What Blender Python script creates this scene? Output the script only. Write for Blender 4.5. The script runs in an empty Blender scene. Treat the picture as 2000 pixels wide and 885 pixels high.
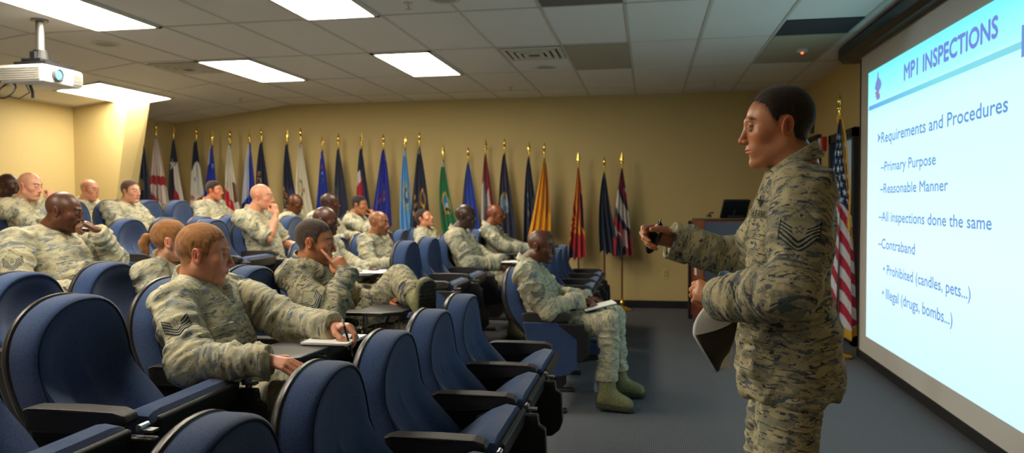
import bpy, bmesh, math, random
import numpy as np
from mathutils import Vector, Matrix
from mathutils.bvhtree import BVHTree
random.seed(7)
SC = bpy.context.scene
COL = SC.collection
PI = math.pi
V3 = lambda *a: np.array(a, dtype=np.float64)

# ------------------------------------------------------------------ materials
MATS = {}
def srgb(h):
    h = h.lstrip('#'); c = [int(h[i:i+2], 16) / 255 for i in (0, 2, 4)]
    return tuple((x / 12.92 if x <= .04045 else ((x + .055) / 1.055) ** 2.4) for x in c)
def new_mat(name, col=(.5, .5, .5), rough=.6, metal=0, spec=.5, emit=None, es=1, sheen=0):
    m = bpy.data.materials.new(name); m.use_nodes = True
    b = m.node_tree.nodes['Principled BSDF']
    b.inputs['Base Color'].default_value = (*col[:3], 1)
    b.inputs['Roughness'].default_value = rough
    b.inputs['Metallic'].default_value = metal
    b.inputs['Specular IOR Level'].default_value = spec
    if sheen: b.inputs['Sheen Weight'].default_value = sheen
    if emit:
        b.inputs['Emission Color'].default_value = (*emit, 1)
        b.inputs['Emission Strength'].default_value = es
    MATS[name] = m
    return m
def nd(m, t, **kw):
    n = m.node_tree.nodes.new(t)
    for k, v in kw.items(): setattr(n, k, v)
    return n
def lk(m, a, b): m.node_tree.links.new(a, b)
def ramp(m, fac, stops, const=False):
    r = nd(m, 'ShaderNodeValToRGB'); cr = r.color_ramp
    if const: cr.interpolation = 'CONSTANT'
    while len(cr.elements) < len(stops): cr.elements.new(.5)
    for e, (p, c) in zip(cr.elements, stops):
        e.position = p; e.color = (*c, 1)
    lk(m, fac, r.inputs[0]); return r
def noise_mat(name, c1, c2, scale=30, rough=.6, bump=.1, coord='Object', stretch=(1, 1, 1), detail=3, metal=0, spec=.5, bdist=.01, sheen=0):
    m = new_mat(name, c1, rough, metal, spec, sheen=sheen)
    b = m.node_tree.nodes['Principled BSDF']
    tc = nd(m, 'ShaderNodeTexCoord'); mp = nd(m, 'ShaderNodeMapping'); mp.inputs['Scale'].default_value = stretch
    lk(m, tc.outputs[coord], mp.inputs[0])
    n = nd(m, 'ShaderNodeTexNoise'); n.inputs['Scale'].default_value = scale; n.inputs['Detail'].default_value = detail
    lk(m, mp.outputs[0], n.inputs['Vector'])
    r = ramp(m, n.outputs['Fac'], [(.3, c1), (.7, c2)])
    lk(m, r.outputs[0], b.inputs['Base Color'])
    if bump:
        bp = nd(m, 'ShaderNodeBump'); bp.inputs['Strength'].default_value = bump; bp.inputs['Distance'].default_value = bdist
        lk(m, n.outputs['Fac'], bp.inputs['Height']); lk(m, bp.outputs[0], b.inputs['Normal'])
    return m
def attr_mat(name, rough=.5, spec=.5, attr='Col', sss=0, bump=0, bscale=200, sheen=0):
    m = new_mat(name, (.5, .5, .5), rough, 0, spec, sheen=sheen)
    b = m.node_tree.nodes['Principled BSDF']
    a = nd(m, 'ShaderNodeAttribute'); a.attribute_name = attr
    lk(m, a.outputs['Color'], b.inputs['Base Color'])
    if sss:
        b.inputs['Subsurface Weight'].default_value = sss
        b.inputs['Subsurface Radius'].default_value = (.012, .005, .003)
        b.inputs['Subsurface Scale'].default_value = 1
    if bump:
        tc = nd(m, 'ShaderNodeTexCoord'); n = nd(m, 'ShaderNodeTexNoise'); n.inputs['Scale'].default_value = bscale
        lk(m, tc.outputs['Object'], n.inputs['Vector'])
        bp = nd(m, 'ShaderNodeBump'); bp.inputs['Strength'].default_value = bump; bp.inputs['Distance'].default_value = .002
        lk(m, n.outputs['Fac'], bp.inputs['Height']); lk(m, bp.outputs[0], b.inputs['Normal'])
    return m
def camo_mat(name, cols, sx=1.0):
    m = new_mat(name, (.4, .4, .3), .85, 0, .2)
    b = m.node_tree.nodes['Principled BSDF']
    a = nd(m, 'ShaderNodeAttribute'); a.attribute_name = 'rest'
    sn = nd(m, 'ShaderNodeVectorMath', operation='SNAP'); sn.inputs[1].default_value = (.0024, .0024, .0024)
    lk(m, a.outputs['Vector'], sn.inputs[0])
    def ns(scale, st, off, det=2.5):
        mp = nd(m, 'ShaderNodeMapping'); mp.inputs['Scale'].default_value = st; mp.inputs['Location'].default_value = off
        lk(m, sn.outputs[0], mp.inputs[0])
        n = nd(m, 'ShaderNodeTexNoise'); n.inputs['Scale'].default_value = scale * sx; n.inputs['Detail'].default_value = det
        n.inputs['Distortion'].default_value = 1.6
        lk(m, mp.outputs[0], n.inputs['Vector']); return n.outputs['Fac']
    n1 = ns(15, (.7, .7, 1.9), (0, 0, 0), 4); n2 = ns(20, (.6, .6, 2.1), (3, 7, 2), 4); n3 = ns(26, (.55, .55, 2.2), (9, 1, 5), 4)
    def mx(fac, lo, c1, c2):
        g = nd(m, 'ShaderNodeMath', operation='GREATER_THAN'); g.inputs[1].default_value = lo; lk(m, fac, g.inputs[0])
        x = nd(m, 'ShaderNodeMix', data_type='RGBA'); lk(m, g.outputs[0], x.inputs[0])
        for s, c in ((6, c1), (7, c2)):
            if isinstance(c, tuple): x.inputs[s].default_value = (*c, 1)
            else: lk(m, c, x.inputs[s])
        return x.outputs[2]
    c = mx(n1, .51, cols[0], cols[1])
    c = mx(n2, .575, c, cols[2])
    c = mx(n3, .62, c, cols[3])
    lk(m, c, b.inputs['Base Color'])
    tc = nd(m, 'ShaderNodeTexCoord'); nb = nd(m, 'ShaderNodeTexNoise'); nb.inputs['Scale'].default_value = 420
    lk(m, tc.outputs['Object'], nb.inputs['Vector'])
    nb2 = nd(m, 'ShaderNodeTexNoise'); nb2.inputs['Scale'].default_value = 34; nb2.inputs['Detail'].default_value = 2
    lk(m, tc.outputs['Object'], nb2.inputs['Vector'])
    bp = nd(m, 'ShaderNodeBump'); bp.inputs['Strength'].default_value = .3; bp.inputs['Distance'].default_value = .001
    lk(m, nb.outputs['Fac'], bp.inputs['Height'])
    bp2 = nd(m, 'ShaderNodeBump'); bp2.inputs['Strength'].default_value = .5; bp2.inputs['Distance'].default_value = .012
    lk(m, nb2.outputs['Fac'], bp2.inputs['Height']); lk(m, bp.outputs[0], bp2.inputs['Normal'])
    lk(m, bp2.outputs[0], b.inputs['Normal'])
    return m
CAMO = (srgb('#b0a684'), srgb('#8d8b76'), srgb('#60676a'), srgb('#42484e'))
CAMO_L = (srgb('#bdb493'), srgb('#a5a28c'), srgb('#848a88'), srgb('#6b7274'))
camo = camo_mat('camouflage_cloth', CAMO)
camo_soft = camo_mat('pale_camouflage_cloth', CAMO_L, .85)  # paler, lower-contrast mix of the same camouflage pattern
skin_m = attr_mat('skin', .38, .45, sss=.08, bump=.15, bscale=260)
hair_m = attr_mat('short_hair', .75, .25, bump=.9, bscale=520, sheen=.2)
flag_m = attr_mat('flag_cloth', .6, .3, sheen=.2)
patch_m = attr_mat('embroidered_patch', .8, .2)
boot_m = noise_mat('suede_boot', srgb('#85835a'), srgb('#6b6a48'), 60, .85, .3)
sole_m = noise_mat('rubber_sole', srgb('#3c4034'), srgb('#2a2d26'), 90, .8, .5)
tee_m = new_mat('sand_tshirt', srgb('#9c8f6e'), .9)
def fabric(name, c1, c2):
    m = new_mat(name, c1, .95, 0, .15, sheen=.25)
    b = m.node_tree.nodes['Principled BSDF']
    tc = nd(m, 'ShaderNodeTexCoord')
    n = nd(m, 'ShaderNodeTexNoise'); n.inputs['Scale'].default_value = 420; n.inputs['Detail'].default_value = 2
    v = nd(m, 'ShaderNodeTexNoise'); v.inputs['Scale'].default_value = 6
    lk(m, tc.outputs['Object'], n.inputs['Vector']); lk(m, tc.outputs['Object'], v.inputs['Vector'])
    mix = nd(m, 'ShaderNodeMath', operation='MULTIPLY_ADD'); mix.inputs[1].default_value = .25
    lk(m, v.outputs['Fac'], mix.inputs[0]); lk(m, n.outputs['Fac'], mix.inputs[2])
    r = ramp(m, mix.outputs[0], [(.45, c1), (.8, c2)]); lk(m, r.outputs[0], b.inputs['Base Color'])
    bp = nd(m, 'ShaderNodeBump'); bp.inputs['Strength'].default_value = .5; bp.inputs['Distance'].default_value = .002
    lk(m, n.outputs['Fac'], bp.inputs['Height']); lk(m, bp.outputs[0], b.inputs['Normal'])
    return m
blue_m = fabric('blue_upholstery', srgb('#1e2f50'), srgb('#3b527c'))
pipe_m = new_mat('navy_piping', srgb('#131d33'), .9)
blackp_m = noise_mat('black_plastic', srgb('#141416'), srgb('#1d1d20'), 260, .42, .15)
shell_m = noise_mat('moulded_seat_shell', srgb('#1f1e1f'), srgb('#282626'), 120, .36, .05)
arm_m = noise_mat('armrest_rubber', srgb('#262425'), srgb('#302d2d'), 300, .5, .3)
hinge_m = new_mat('steel_hinge', (.5, .5, .5), .3, 1)
gold_m = new_mat('polished_brass', srgb('#e8c765'), .18, 1)
wood_pole_m = noise_mat('stained_oak_pole', srgb('#6b3d1c'), srgb('#4a2811'), 20, .4, .05, stretch=(8, 8, .5))
paper_m = new_mat('paper', (.85, .85, .83), .7)
paperb_m = new_mat('blue_tinted_paper', (.25, .45, .7), .6)
folder_m = new_mat('dark_folder', srgb('#2a2624'), .5)
white_m = new_mat('white_plastic', (.8, .8, .8), .4)
remote_m = new_mat('remote_plastic', (.012, .012, .013), .25)
yellow_m = new_mat('yellow_button', srgb('#b5b43a'), .4)
dark_m = new_mat('dark_metal', srgb('#15161a'), .5)
screenb_m = new_mat('black_screen_border', srgb('#0b0c0e'), .8)
matte_m = new_mat('matte_screen_fabric', srgb('#c2bfb8'), .8, 0, .2)
fixt_m = new_mat('fixture_metal', srgb('#cfcabb'), .5)

# ------------------------------------------------------------------ object helpers
def tag(o, label=None, cat=None, group=None, kind=None):
    if label: o['label'] = label
    if cat: o['category'] = cat
    if group: o['group'] = group
    if kind: o['kind'] = kind
    return o
def empty(name, loc=(0, 0, 0), rz=0):
    o = bpy.data.objects.new(name, None); COL.objects.link(o)
    o.location = loc; o.rotation_euler = (0, 0, rz); o.empty_display_size = .1
    return o
def link_mesh(name, me, mats, parent=None, smooth=True):
    o = bpy.data.objects.new(name, me); COL.objects.link(o)
    for m in (mats if isinstance(mats, (list, tuple)) else [mats]): me.materials.append(m)
    if smooth and len(me.polygons): me.polygons.foreach_set('use_smooth', np.ones(len(me.polygons), dtype=bool))
    if parent: o.parent = parent
    return o
def from_np(name, v, q, mats, parent=None, smooth=True, col=None, rest=None, matidx=None):
    me = bpy.data.meshes.new(name)
    v = np.asarray(v, np.float32); q = np.asarray(q, np.int32)
    k = q.shape[1]
    me.vertices.add(len(v)); me.vertices.foreach_set('co', v.ravel())
    me.loops.add(q.size); me.loops.foreach_set('vertex_index', q.ravel())
    me.polygons.add(len(q)); me.polygons.foreach_set('loop_start', np.arange(0, q.size, k, dtype=np.int32))
    me.polygons.foreach_set('loop_total', np.full(len(q), k, dtype=np.int32))
    me.update(calc_edges=True)
    if col is not None:
        a = me.color_attributes.new('Col', 'FLOAT_COLOR', 'POINT')
        c = np.ones((len(v), 4), np.float32); c[:, :3] = col; a.data.foreach_set('color', c.ravel())
    if rest is not None:
        a = me.attributes.new('rest', 'FLOAT_VECTOR', 'POINT'); a.data.foreach_set('vector', np.asarray(rest, np.float32).ravel())
    o = link_mesh(name, me, mats, parent, smooth)
    if matidx is not None: me.polygons.foreach_set('material_index', np.asarray(matidx, np.int32))
    return o
class MB:
    """collects shapes into one mesh"""
    def __init__(s): s.v = []; s.f = []; s.m = []; s.mi = 0
    def add(s, vs, fs):
        n = len(s.v); s.v += [tuple(map(float, p)) for p in vs]; s.f += [tuple(i + n for i in f) for f in fs]; s.m += [s.mi] * len(fs); return s
    def box(s, c, d, rot=None, bev=0):
        bm = bmesh.new(); bmesh.ops.create_cube(bm, size=1)
        for p in bm.verts: p.co = Vector((p.co.x * d[0], p.co.y * d[1], p.co.z * d[2]))
        if bev: bmesh.ops.bevel(bm, geom=bm.edges[:], offset=bev, segments=2, affect='EDGES', profile=.5)
        if rot: bmesh.ops.rotate(bm, verts=bm.verts, matrix=rot)
        bmesh.ops.translate(bm, verts=bm.verts, vec=Vector(c))
        s._bm(bm); return s
    def _bm(s, bm):
        bm.verts.ensure_lookup_table(); bm.verts.index_update()
        s.add([p.co for p in bm.verts], [[q.index for q in f.verts] for f in bm.faces]); bm.free()
    def cyl(s, a, b, r1, r2=None, n=20, cap=True):
        r2 = r1 if r2 is None else r2
        a = Vector(a); b = Vector(b); z = (b - a).normalized(); x = z.orthogonal().normalized(); y = z.cross(x)
        vs = []
        for p, r in ((a, r1), (b, r2)):
            for i in range(n):
                t = 2 * PI * i / n; vs.append(p + x * math.cos(t) * r + y * math.sin(t) * r)
        fs = [(i, (i + 1) % n, n + (i + 1) % n, n + i) for i in range(n)]
        if cap: fs += [tuple(range(n - 1, -1, -1)), tuple(range(n, 2 * n))]
        s.add(vs, fs); return s
    def lathe(s, prof, c=(0, 0, 0), n=24, axis='z'):
        vs = []
        for r, z in prof:
            for i in range(n):
                t = 2 * PI * i / n; p = (r * math.cos(t), r * math.sin(t), z)
                if axis == 'x': p = (p[2], p[0], p[1])
                vs.append((c[0] + p[0], c[1] + p[1], c[2] + p[2]))
        fs = []
        for k in range(len(prof) - 1):
            for i in range(n): fs.append((k * n + i, k * n + (i + 1) % n, (k + 1) * n + (i + 1) % n, (k + 1) * n + i))
        fs += [tuple(range(n - 1, -1, -1)), tuple((len(prof) - 1) * n + i for i in range(n))]
        s.add(vs, fs); return s
    def prism(s, poly, y0, y1, plane='xz'):
        n = len(poly)
        def P(p, y): return (p[0], y, p[1]) if plane == 'xz' else ((p[0], p[1], y) if plane == 'xy' else (y, p[0], p[1]))
        vs = [P(p, y0) for p in poly] + [P(p, y1) for p in poly]
        fs = [tuple(range(n)), tuple(range(2 * n - 1, n - 1, -1))] + [(i, i + n, (i + 1) % n + n, (i + 1) % n) for i in range(n)]
        s.add(vs, fs); return s
    def tube(s, pts, r, n=8):
        pts = [Vector(p) for p in pts]; rings = []; x = None
        for i, p in enumerate(pts):
            t = (pts[min(i + 1, len(pts) - 1)] - pts[max(i - 1, 0)]).normalized()
            x = t.orthogonal().normalized() if x is None else (x - t * x.dot(t)).normalized()
            y = t.cross(x); rr = r[i] if isinstance(r, (list, tuple)) else r
            rings.append([p + (x * math.cos(2 * PI * k / n) + y * math.sin(2 * PI * k / n)) * rr for k in range(n)])
        vs = [q for R in rings for q in R]
        fs = [(i * n + k, i * n + (k + 1) % n, (i + 1) * n + (k + 1) % n, (i + 1) * n + k) for i in range(len(pts) - 1) for k in range(n)]
        fs += [tuple(range(n - 1, -1, -1)), tuple((len(pts) - 1) * n + k for k in range(n))]
        s.add(vs, fs); return s
    def build(s, name, mat, parent=None, smooth=False, bevel=0):
        me = bpy.data.meshes.new(name); me.from_pydata(s.v, [], s.f); 
        bm = bmesh.new(); bm.from_mesh(me); bmesh.ops.recalc_face_normals(bm, faces=bm.faces); bm.to_mesh(me); bm.free()
        o = link_mesh(name, me, mat, parent, smooth)
        if len(set(s.m)) > 1: me.polygons.foreach_set('material_index', s.m)
        if smooth:
            try: me.set_sharp_from_angle(angle=math.radians(40))
            except Exception: pass
        if bevel:
            b = o.modifiers.new('b', 'BEVEL'); b.width = bevel; b.segments = 2; b.limit_method = 'ANGLE'
        return o
def copy_tree(o, parent=None):
    c = o.copy(); COL.objects.link(c); c.parent = parent
    for ch in list(o.children): copy_tree(ch, c)
    return c
def del_tree(o):
    for ch in list(o.children): del_tree(ch)
    bpy.data.objects.remove(o)

# ------------------------------------------------------------------ room
Z0 = 2.85; YB = 10.2; XF = 2.0; XR = -6.96; YN = -4.0; XBEND = -5.06
SL = (2.62 - 2.85) / (XR - XBEND)
def ceil_z(x): return Z0 if x > XBEND else Z0 + (x - XBEND) * SL
TIERS = [(-1.12, .17), (-2.90, .34), (-4.65, .51)]
def tier_z(x):
    z = 0
    for tx, tz in TIERS:
        if x < tx: z = tz
    return z
carpet = new_mat('ribbed_grey_blue_carpet', srgb('#4a525c'), .95, 0, .1)
def _carpet(m):
    b = m.node_tree.nodes['Principled BSDF']; tc = nd(m, 'ShaderNodeTexCoord')
    vs = []
    for st in ((1, 0, 0), (0, 1, 0)):
        w = nd(m, 'ShaderNodeTexWave'); w.bands_direction = 'X' if st[0] else 'Y'; w.inputs['Scale'].default_value = 26
        w.inputs['Distortion'].default_value = .6; w.inputs['Detail'].default_value = 1
        lk(m, tc.outputs['Object'], w.inputs['Vector']); vs.append(w.outputs['Fac'])
    mu = nd(m, 'ShaderNodeMath', operation='MULTIPLY'); lk(m, vs[0], mu.inputs[0]); lk(m, vs[1], mu.inputs[1])
    n = nd(m, 'ShaderNodeTexNoise'); n.inputs['Scale'].default_value = 120; lk(m, tc.outputs['Object'], n.inputs['Vector'])
    ad = nd(m, 'ShaderNodeMath', operation='MULTIPLY_ADD'); ad.inputs[1].default_value = .5
    lk(m, n.outputs['Fac'], ad.inputs[0]); lk(m, mu.outputs[0], ad.inputs[2])
    r = ramp(m, ad.outputs[0], [(.15, srgb('#46484c')), (.95, srgb('#77797e'))]); lk(m, r.outputs[0], b.inputs['Base Color'])
    bp = nd(m, 'ShaderNodeBump'); bp.inputs['Strength'].default_value = .6; bp.inputs['Distance'].default_value = .004
    lk(m, ad.outputs[0], bp.inputs['Height']); lk(m, bp.outputs[0], b.inputs['Normal'])
_carpet(carpet)
wall_m = noise_mat('tan_painted_wall', srgb('#c6b078'), srgb('#bfa971'), 90, .7, .12, bdist=.003)
tile_m = noise_mat('acoustic_ceiling_tile', srgb('#ece9e2'), srgb('#e0ddd6'), 160, .9, .3, bdist=.003)
tile2_m = noise_mat('stained_ceiling_tile', srgb('#b3ab94'), srgb('#a69e88'), 160, .9, .3, bdist=.003)
bar_m = new_mat('ceiling_grid_metal', srgb('#cbc7bc'), .6)
base_m = new_mat('dark_rubber_baseboard', srgb('#12141a'), .5)

def floor_profile():
    prof = [(XF + .05, 0)]; z = 0
    for tx, tz in TIERS: prof += [(tx, z), (tx, tz)]; z = tz
    prof += [(XR - .1, z)]
    return prof
m = MB(); pr = floor_profile()
m.prism(pr + [(XR - .1, -.12), (XF + .05, -.12)], YN, YB + .05)
tag(m.build('floor', carpet), kind='structure')
def wall_poly(name, y0, y1, x0=XR - .1, x1=XF + .1):
    m = MB(); m.prism([(x1, -.1), (x1, Z0), (XBEND, Z0), (x0, ceil_z(x0)), (x0, -.1)], y0, y1)
    return tag(m.build(name, wall_m), kind='structure')
wall_poly('wall_back', YB, YB + .1)
m = MB(); m.box((XR - .05, (YN + YB) / 2, 1.3), (.1, YB - YN, 2.72)); tag(m.build('wall_rear', wall_m), kind='structure')
# front wall (behind the screen) with a door opening and a window opening
m = MB()
Y0, Y1, YD0, YD1, YW0, YW1 = YN, YB, 9.33, 10.02, 7.72, 8.76
H = Z0
for (a, b, z0, z1) in [(Y0, YW0, 0, H), (YW0, YW1, 0, .02), (YW0, YW1, 2.12, H), (YW1, YD0, 0, H), (YD0, YD1, 2.18, H), (YD1, Y1, 0, H)]:
    m.box((XF + .05, (a + b) / 2, (z0 + z1) / 2), (.1, b - a, z1 - z0))
tag(m.build('wall_front', wall_m), kind='structure')
# leaning pilaster at the rear
m = MB()
tp = [(XR, 8.2), (-6.18, 8.2), (-6.13, 8.53), (XR, 8.53)]; bt = [(XR, 8.2), (-6.56, 8.2), (-6.56, 8.53), (XR, 8.53)]
m.add([(x, y, .4) for x, y in bt] + [(x, y, 2.80) for x, y in tp], [(0, 1, 2, 3), (7, 6, 5, 4), (0, 4, 5, 1), (1, 5, 6, 2), (2, 6, 7, 3), (3, 7, 4, 0)])
tag(m.build('wall_rear_pilaster', wall_m), kind='structure')
# ceiling slabs and grid
m = MB(); m.prism([(XF + .1, Z0), (XBEND, Z0), (XR - .1, ceil_z(XR - .1)), (XR - .1, Z0 + .15), (XF + .1, Z0 + .15)], YN, YB + .05)
tag(m.build('ceiling', tile_m), kind='structure')
m = MB(); TX = .612; XP = -.16; TY = 1.33; YP = 5.51
k = -14
while XP + k * TX < XF:
    x = XP + k * TX
    if x > XR: m.box((x, (YN + YB) / 2, ceil_z(x) - .002), (.024, YB - YN, .008))
    k += 1
k = -8
rs = Matrix.Rotation(-math.atan(SL), 3, 'Y')
while YP + k * TY < YB:
    y = YP + k * TY
    if y > YN:
        m.box(((XF + XBEND) / 2, y, Z0 - .002), (XF - XBEND, .022, .008))
        m.box(((XR + XBEND) / 2, y, (Z0 + ceil_z(XR)) / 2 - .002), ((XBEND - XR) / math.cos(math.atan(SL)), .022, .008), rot=rs)
    k += 1
tag(m.build('trim_1', bar_m), kind='structure')
# stepped dark baseboards
m = MB(); xs = [XF, -1.12, -2.9, -4.65, XR]; zs = [0, .17, .34, .51]
for i in range(4): m.box(((xs[i] + xs[i + 1]) / 2, YB - .008, zs[i] + .05), (xs[i] - xs[i + 1], .016, .1))
tag(m.build('baseboard_back', base_m), kind='structure')
m = MB(); m.box((XF - .008, (YN + 7.62) / 2, .05), (.016, 7.62 - YN, .1)); m.box((XF - .008, 9.05, .05), (.016, .5, .1)); tag(m.build('baseboard_front', base_m), kind='structure')
# odd ceiling tiles
def tile(x0, y0, lx, ly, mat, name, lab, cat='ceiling tile', grp=None):
    m = MB(); m.box((x0 + lx / 2, y0 + ly / 2, Z0 - .004), (lx - .03, ly - .03, .012)); o = m.build(name, mat); tag(o, lab, cat, grp); return o
tile(XP - TX, YP + TY, TX, TY, tile2_m, 'ceiling_tile', 'brownish stained ceiling tile beside the square vent near the middle')
tile(XP + 2 * TX, YP + TY, TX, TY, tile2_m, 'ceiling_tile', 'brownish ceiling tile with a red glow beside the screen housing')
tile(XP + 2 * TX, YP + TY - .57, TX, .57, new_mat('dark_tile', srgb('#34373b'), .9), 'ceiling_panel', 'dark grey half-size ceiling panel close to the projection screen housing', 'ceiling panel')
o = tile(XP - TX, YP - .62, TX, .6, new_mat('grey_tile', srgb('#6f6a60'), .9), 'ceiling_panel', 'grey-brown ceiling panel cut by the top edge of the photo', 'ceiling panel')
# red indicator light
r = empty('indicator_light', (1.42, 7.45, Z0 - .03)); tag(r, 'small red glowing indicator light on the stained tile near the screen', 'indicator light')
m = MB(); m.lathe([(.0, .022), (.05, .02), (.055, .0), (.04, -.012), (0, -.014)]); m.build('housing', fixt_m, r, True)
m = MB(); m.lathe([(.0, -.010), (.012, -.012), (.010, -.024), (0, -.028)]); m.build('lamp', new_mat('red_led', (.8, .02, .01), .3, emit=(1, .05, .02), es=9), r, True)

# fluorescent fixtures
LIT = new_mat('lit_diffuser', (1, 1, 1), .5, emit=(1.0, .90, .72), es=27)
def troffer(x0, y0, lab, slope=False):
    lx, ly = TX, TY
    r = empty('ceiling_light', (x0 + lx / 2, y0 + ly / 2, ceil_z(x0 + lx / 2))); tag(r, lab, 'ceiling light', 'fluorescent ceiling lights')
    if slope: r.rotation_euler = (0, -math.atan(SL), 0)
    m = MB(); w = .03
    for sx in (-1, 1): m.box((sx * (lx / 2 - w / 2 - .01), 0, -.008), (w, ly - .02, .022))
    for sy in (-1, 1): m.box((0, sy * (ly / 2 - w / 2 - .01), -.008), (lx - .02, w, .022))
    m.build('frame', fixt_m, r)
    m = MB(); m.box((0, 0, -.006), (lx - .08, ly - .08, .012)); m.build('diffuser', LIT, r)
    return r
X1c = XP - 7 * TX; X2c = XP - 4 * TX
troffer(X1c, YP - TY, 'large lit ceiling light above and behind the projector, top left corner of the photo')
troffer(X1c, YP + TY, 'lit ceiling light right of the round-faced vent, middle left of the ceiling')
troffer(X2c, YP - TY, 'lit ceiling light cut by the top edge of the photo, left of centre')
troffer(X2c, YP + TY, 'lit ceiling light nearest the back wall in the centre of the ceiling')
troffer(-6.43, 7.25, 'lit ceiling light touching the yellow pilaster on the sloped ceiling', True)
for x in (X1c, X2c):
    for k_, w_ in ((3, 'third'), (5, 'fifth')):
        if x == X2c and k_ == 5: continue
        troffer(x, YP - k_ * TY, 'lit ceiling light outside the photo, %s row, on the %s side' % (w_, 'rear' if x == X1c else 'screen'))

def vent(x, y, z, lab, s=.5, grp=None):
    r = empty('ceiling_vent', (x, y, z)); tag(r, lab, 'air vent', grp)
    if x < XBEND: r.rotation_euler = (0, -math.atan(SL), 0)
    m = MB(); m.box((0, 0, -.002), (s, s, .006)); m.build('backing', dark_m, r)
    m = MB()
    for k in range(4):
        a = s / 2 - k * .062; t = .036; zz = -.012 - .004 * k
        if a < .06: m.box((0, 0, zz), (2 * a, 2 * a, .012)); break
        for sg in (-1, 1):
            m.box((0, sg * (a - t / 2), zz), (2 * a, t, .014)); m.box((sg * (a - t / 2), 0, zz), (t, 2 * a - 2 * t, .014))
    m.build('louvre', fixt_m, r)
vent(-1.07, 7.18, Z0, 'square louvred ceiling vent in the middle of the ceiling beside the stained tile', .56)
vent(-4.72, 7.2, Z0, 'square louvred ceiling vent beside the left lit ceiling light', .56)
def spk(x, y, lab):
    r = empty('ceiling_speaker', (x, y, ceil_z(x))); tag(r, lab, 'ceiling speaker', None)
    m = MB(); m.lathe([(0, -.004), (.085, -.006), (.10, -.012), (.115, -.01), (.118, 0)]); m.build('trim_ring', fixt_m, r, True)
    m = MB(); m.lathe([(0, -.007), (.083, -.008), (.085, -.004)]); m.build('grille', new_mat('speaker_grille', srgb('#a9a69c'), .7), r, True)
spk(-4.74, 5.99, 'round ceiling speaker between the projector and the left ceiling lights')
spk(-1.06, 7.92, 'round ceiling speaker just behind the middle ceiling vent')
spk(-4.4, 7.75, 'round ceiling speaker behind the left ceiling vent')
spk(-1.4, 5.15, 'round ceiling speaker cut by the top edge of the photo')
spr_lab = ['small sprinkler head high on the ceiling right of the top centre light', 'small sprinkler head near the back wall in the middle of the ceiling', 'small sprinkler head near the back wall above the speaker in front', 'small sprinkler head between the left ceiling light and the back wall']
for (x, y), lab in zip([(-1.68, 5.2), (-1.67, 9.22), (.78, 9.35), (-5.3, 9.2)], spr_lab):
    r = empty('sprinkler_head', (x, y, ceil_z(x))); tag(r, lab, 'sprinkler')
    m = MB(); m.lathe([(0, 0), (.035, 0), (.034, -.006), (.012, -.010), (.010, -.03), (0, -.03)]); m.build('escutcheon', fixt_m, r, True)
    m = MB(); m.lathe([(0, -.03), (.006, -.03), (.006, -.045), (.024, -.046), (.024, -.05), (0, -.05)]); m.build('deflector', hinge_m, r, True)

# door and window in the front wall
wood_m = noise_mat('red_brown_wood', srgb('#5a2c17'), srgb('#431e0f'), 14, .35, .05, stretch=(6, 6, .6))
r = empty('door_1', (XF + .03, (YD0 + YD1) / 2, 0)); tag(r, kind='structure')
w = YD1 - YD0
m = MB(); m.box((0, 0, 1.07), (.045, w - .08, 2.12)); m.build('door_leaf', wood_m, r)
m = MB(); m.box((-.03, -w / 2 + .02, 1.09), (.09, .05, 2.2)); m.box((-.03, w / 2 - .02, 1.09), (.09, .05, 2.2)); m.box((-.03, 0, 2.17), (.09, w, .06)); m.build('door_frame', dark_m, r)
m = MB(); m.cyl((-.02, -w / 2 + .12, 1.0), (-.08, -w / 2 + .12, 1.0), .012); m.cyl((-.075, -w / 2 + .12, 1.0), (-.075, -w / 2 + .24, 1.0), .01); m.build('door_handle', hinge_m, r, True)
r = empty('window_1', (XF + .03, (YW0 + YW1) / 2, 0)); tag(r, kind='structure')
w = YW1 - YW0; fr_m = new_mat('navy_window_frame', srgb('#1a2233'), .5)
m = MB()
for sy in (-1, 1): m.box((-.03, sy * (w / 2 - .045), 1.07), (.1, .09, 2.12))
m.box((-.03, 0, 2.085), (.1, w, .09)); m.box((-.03, 0, .06), (.1, w, .10)); m.box((-.02, 0, 1.0), (.06, w - .18, .06)); m.build('window_frame', fr_m, r)
m = MB(); m.box((.0, 0, 1.07), (.01, w - .16, 2.0)); m.build('pane', new_mat('frosted_pane', srgb('#8fa6ad'), .35, emit=(.35, .5, .55), es=.18), r)
# wall devices
r = empty('fire_alarm', (XF, 9.12, 2.07)); tag(r, 'red and white fire alarm strobe on the tan wall beside the window', 'fire alarm')
m = MB(); m.box((-.025, 0, 0), (.05, .13, .16), bev=.008); m.build('housing', new_mat('alarm_red', srgb('#b0201c'), .4), r)
m = MB(); m.box((-.06, .02, .01), (.03, .06, .11), bev=.008); m.build('strobe_lens', white_m, r)
r = empty('wall_sign', (XF, 9.8, 2.37)); tag(r, 'small dark plaque high on the tan wall behind the standing speaker', 'sign')
m = MB(); m.box((-.01, 0, 0), (.02, .17, .24), bev=.003); m.build('plate', new_mat('dark_plaque', srgb('#23272b'), .4), r)
m = MB(); m.box((-.022, 0, 0), (.004, .13, .19)); m.build('face', new_mat('plaque_face', srgb('#363c40'), .3), r)
r = empty('wall_outlet', (.23, YB, .46)); tag(r, 'ivory power outlet on the back wall left of the lectern', 'outlet')
m = MB(); m.box((0, -.004, 0), (.075, .008, .12), bev=.002); m.build('cover_plate', new_mat('ivory_plastic', srgb('#cbb872'), .4), r)
m = MB()
for sz in (-.026, .026): m.box((0, -.010, sz), (.034, .006, .03), bev=.002)
m.build('socket', new_mat('ivory_socket', srgb('#b3a163'), .4), r)

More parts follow.
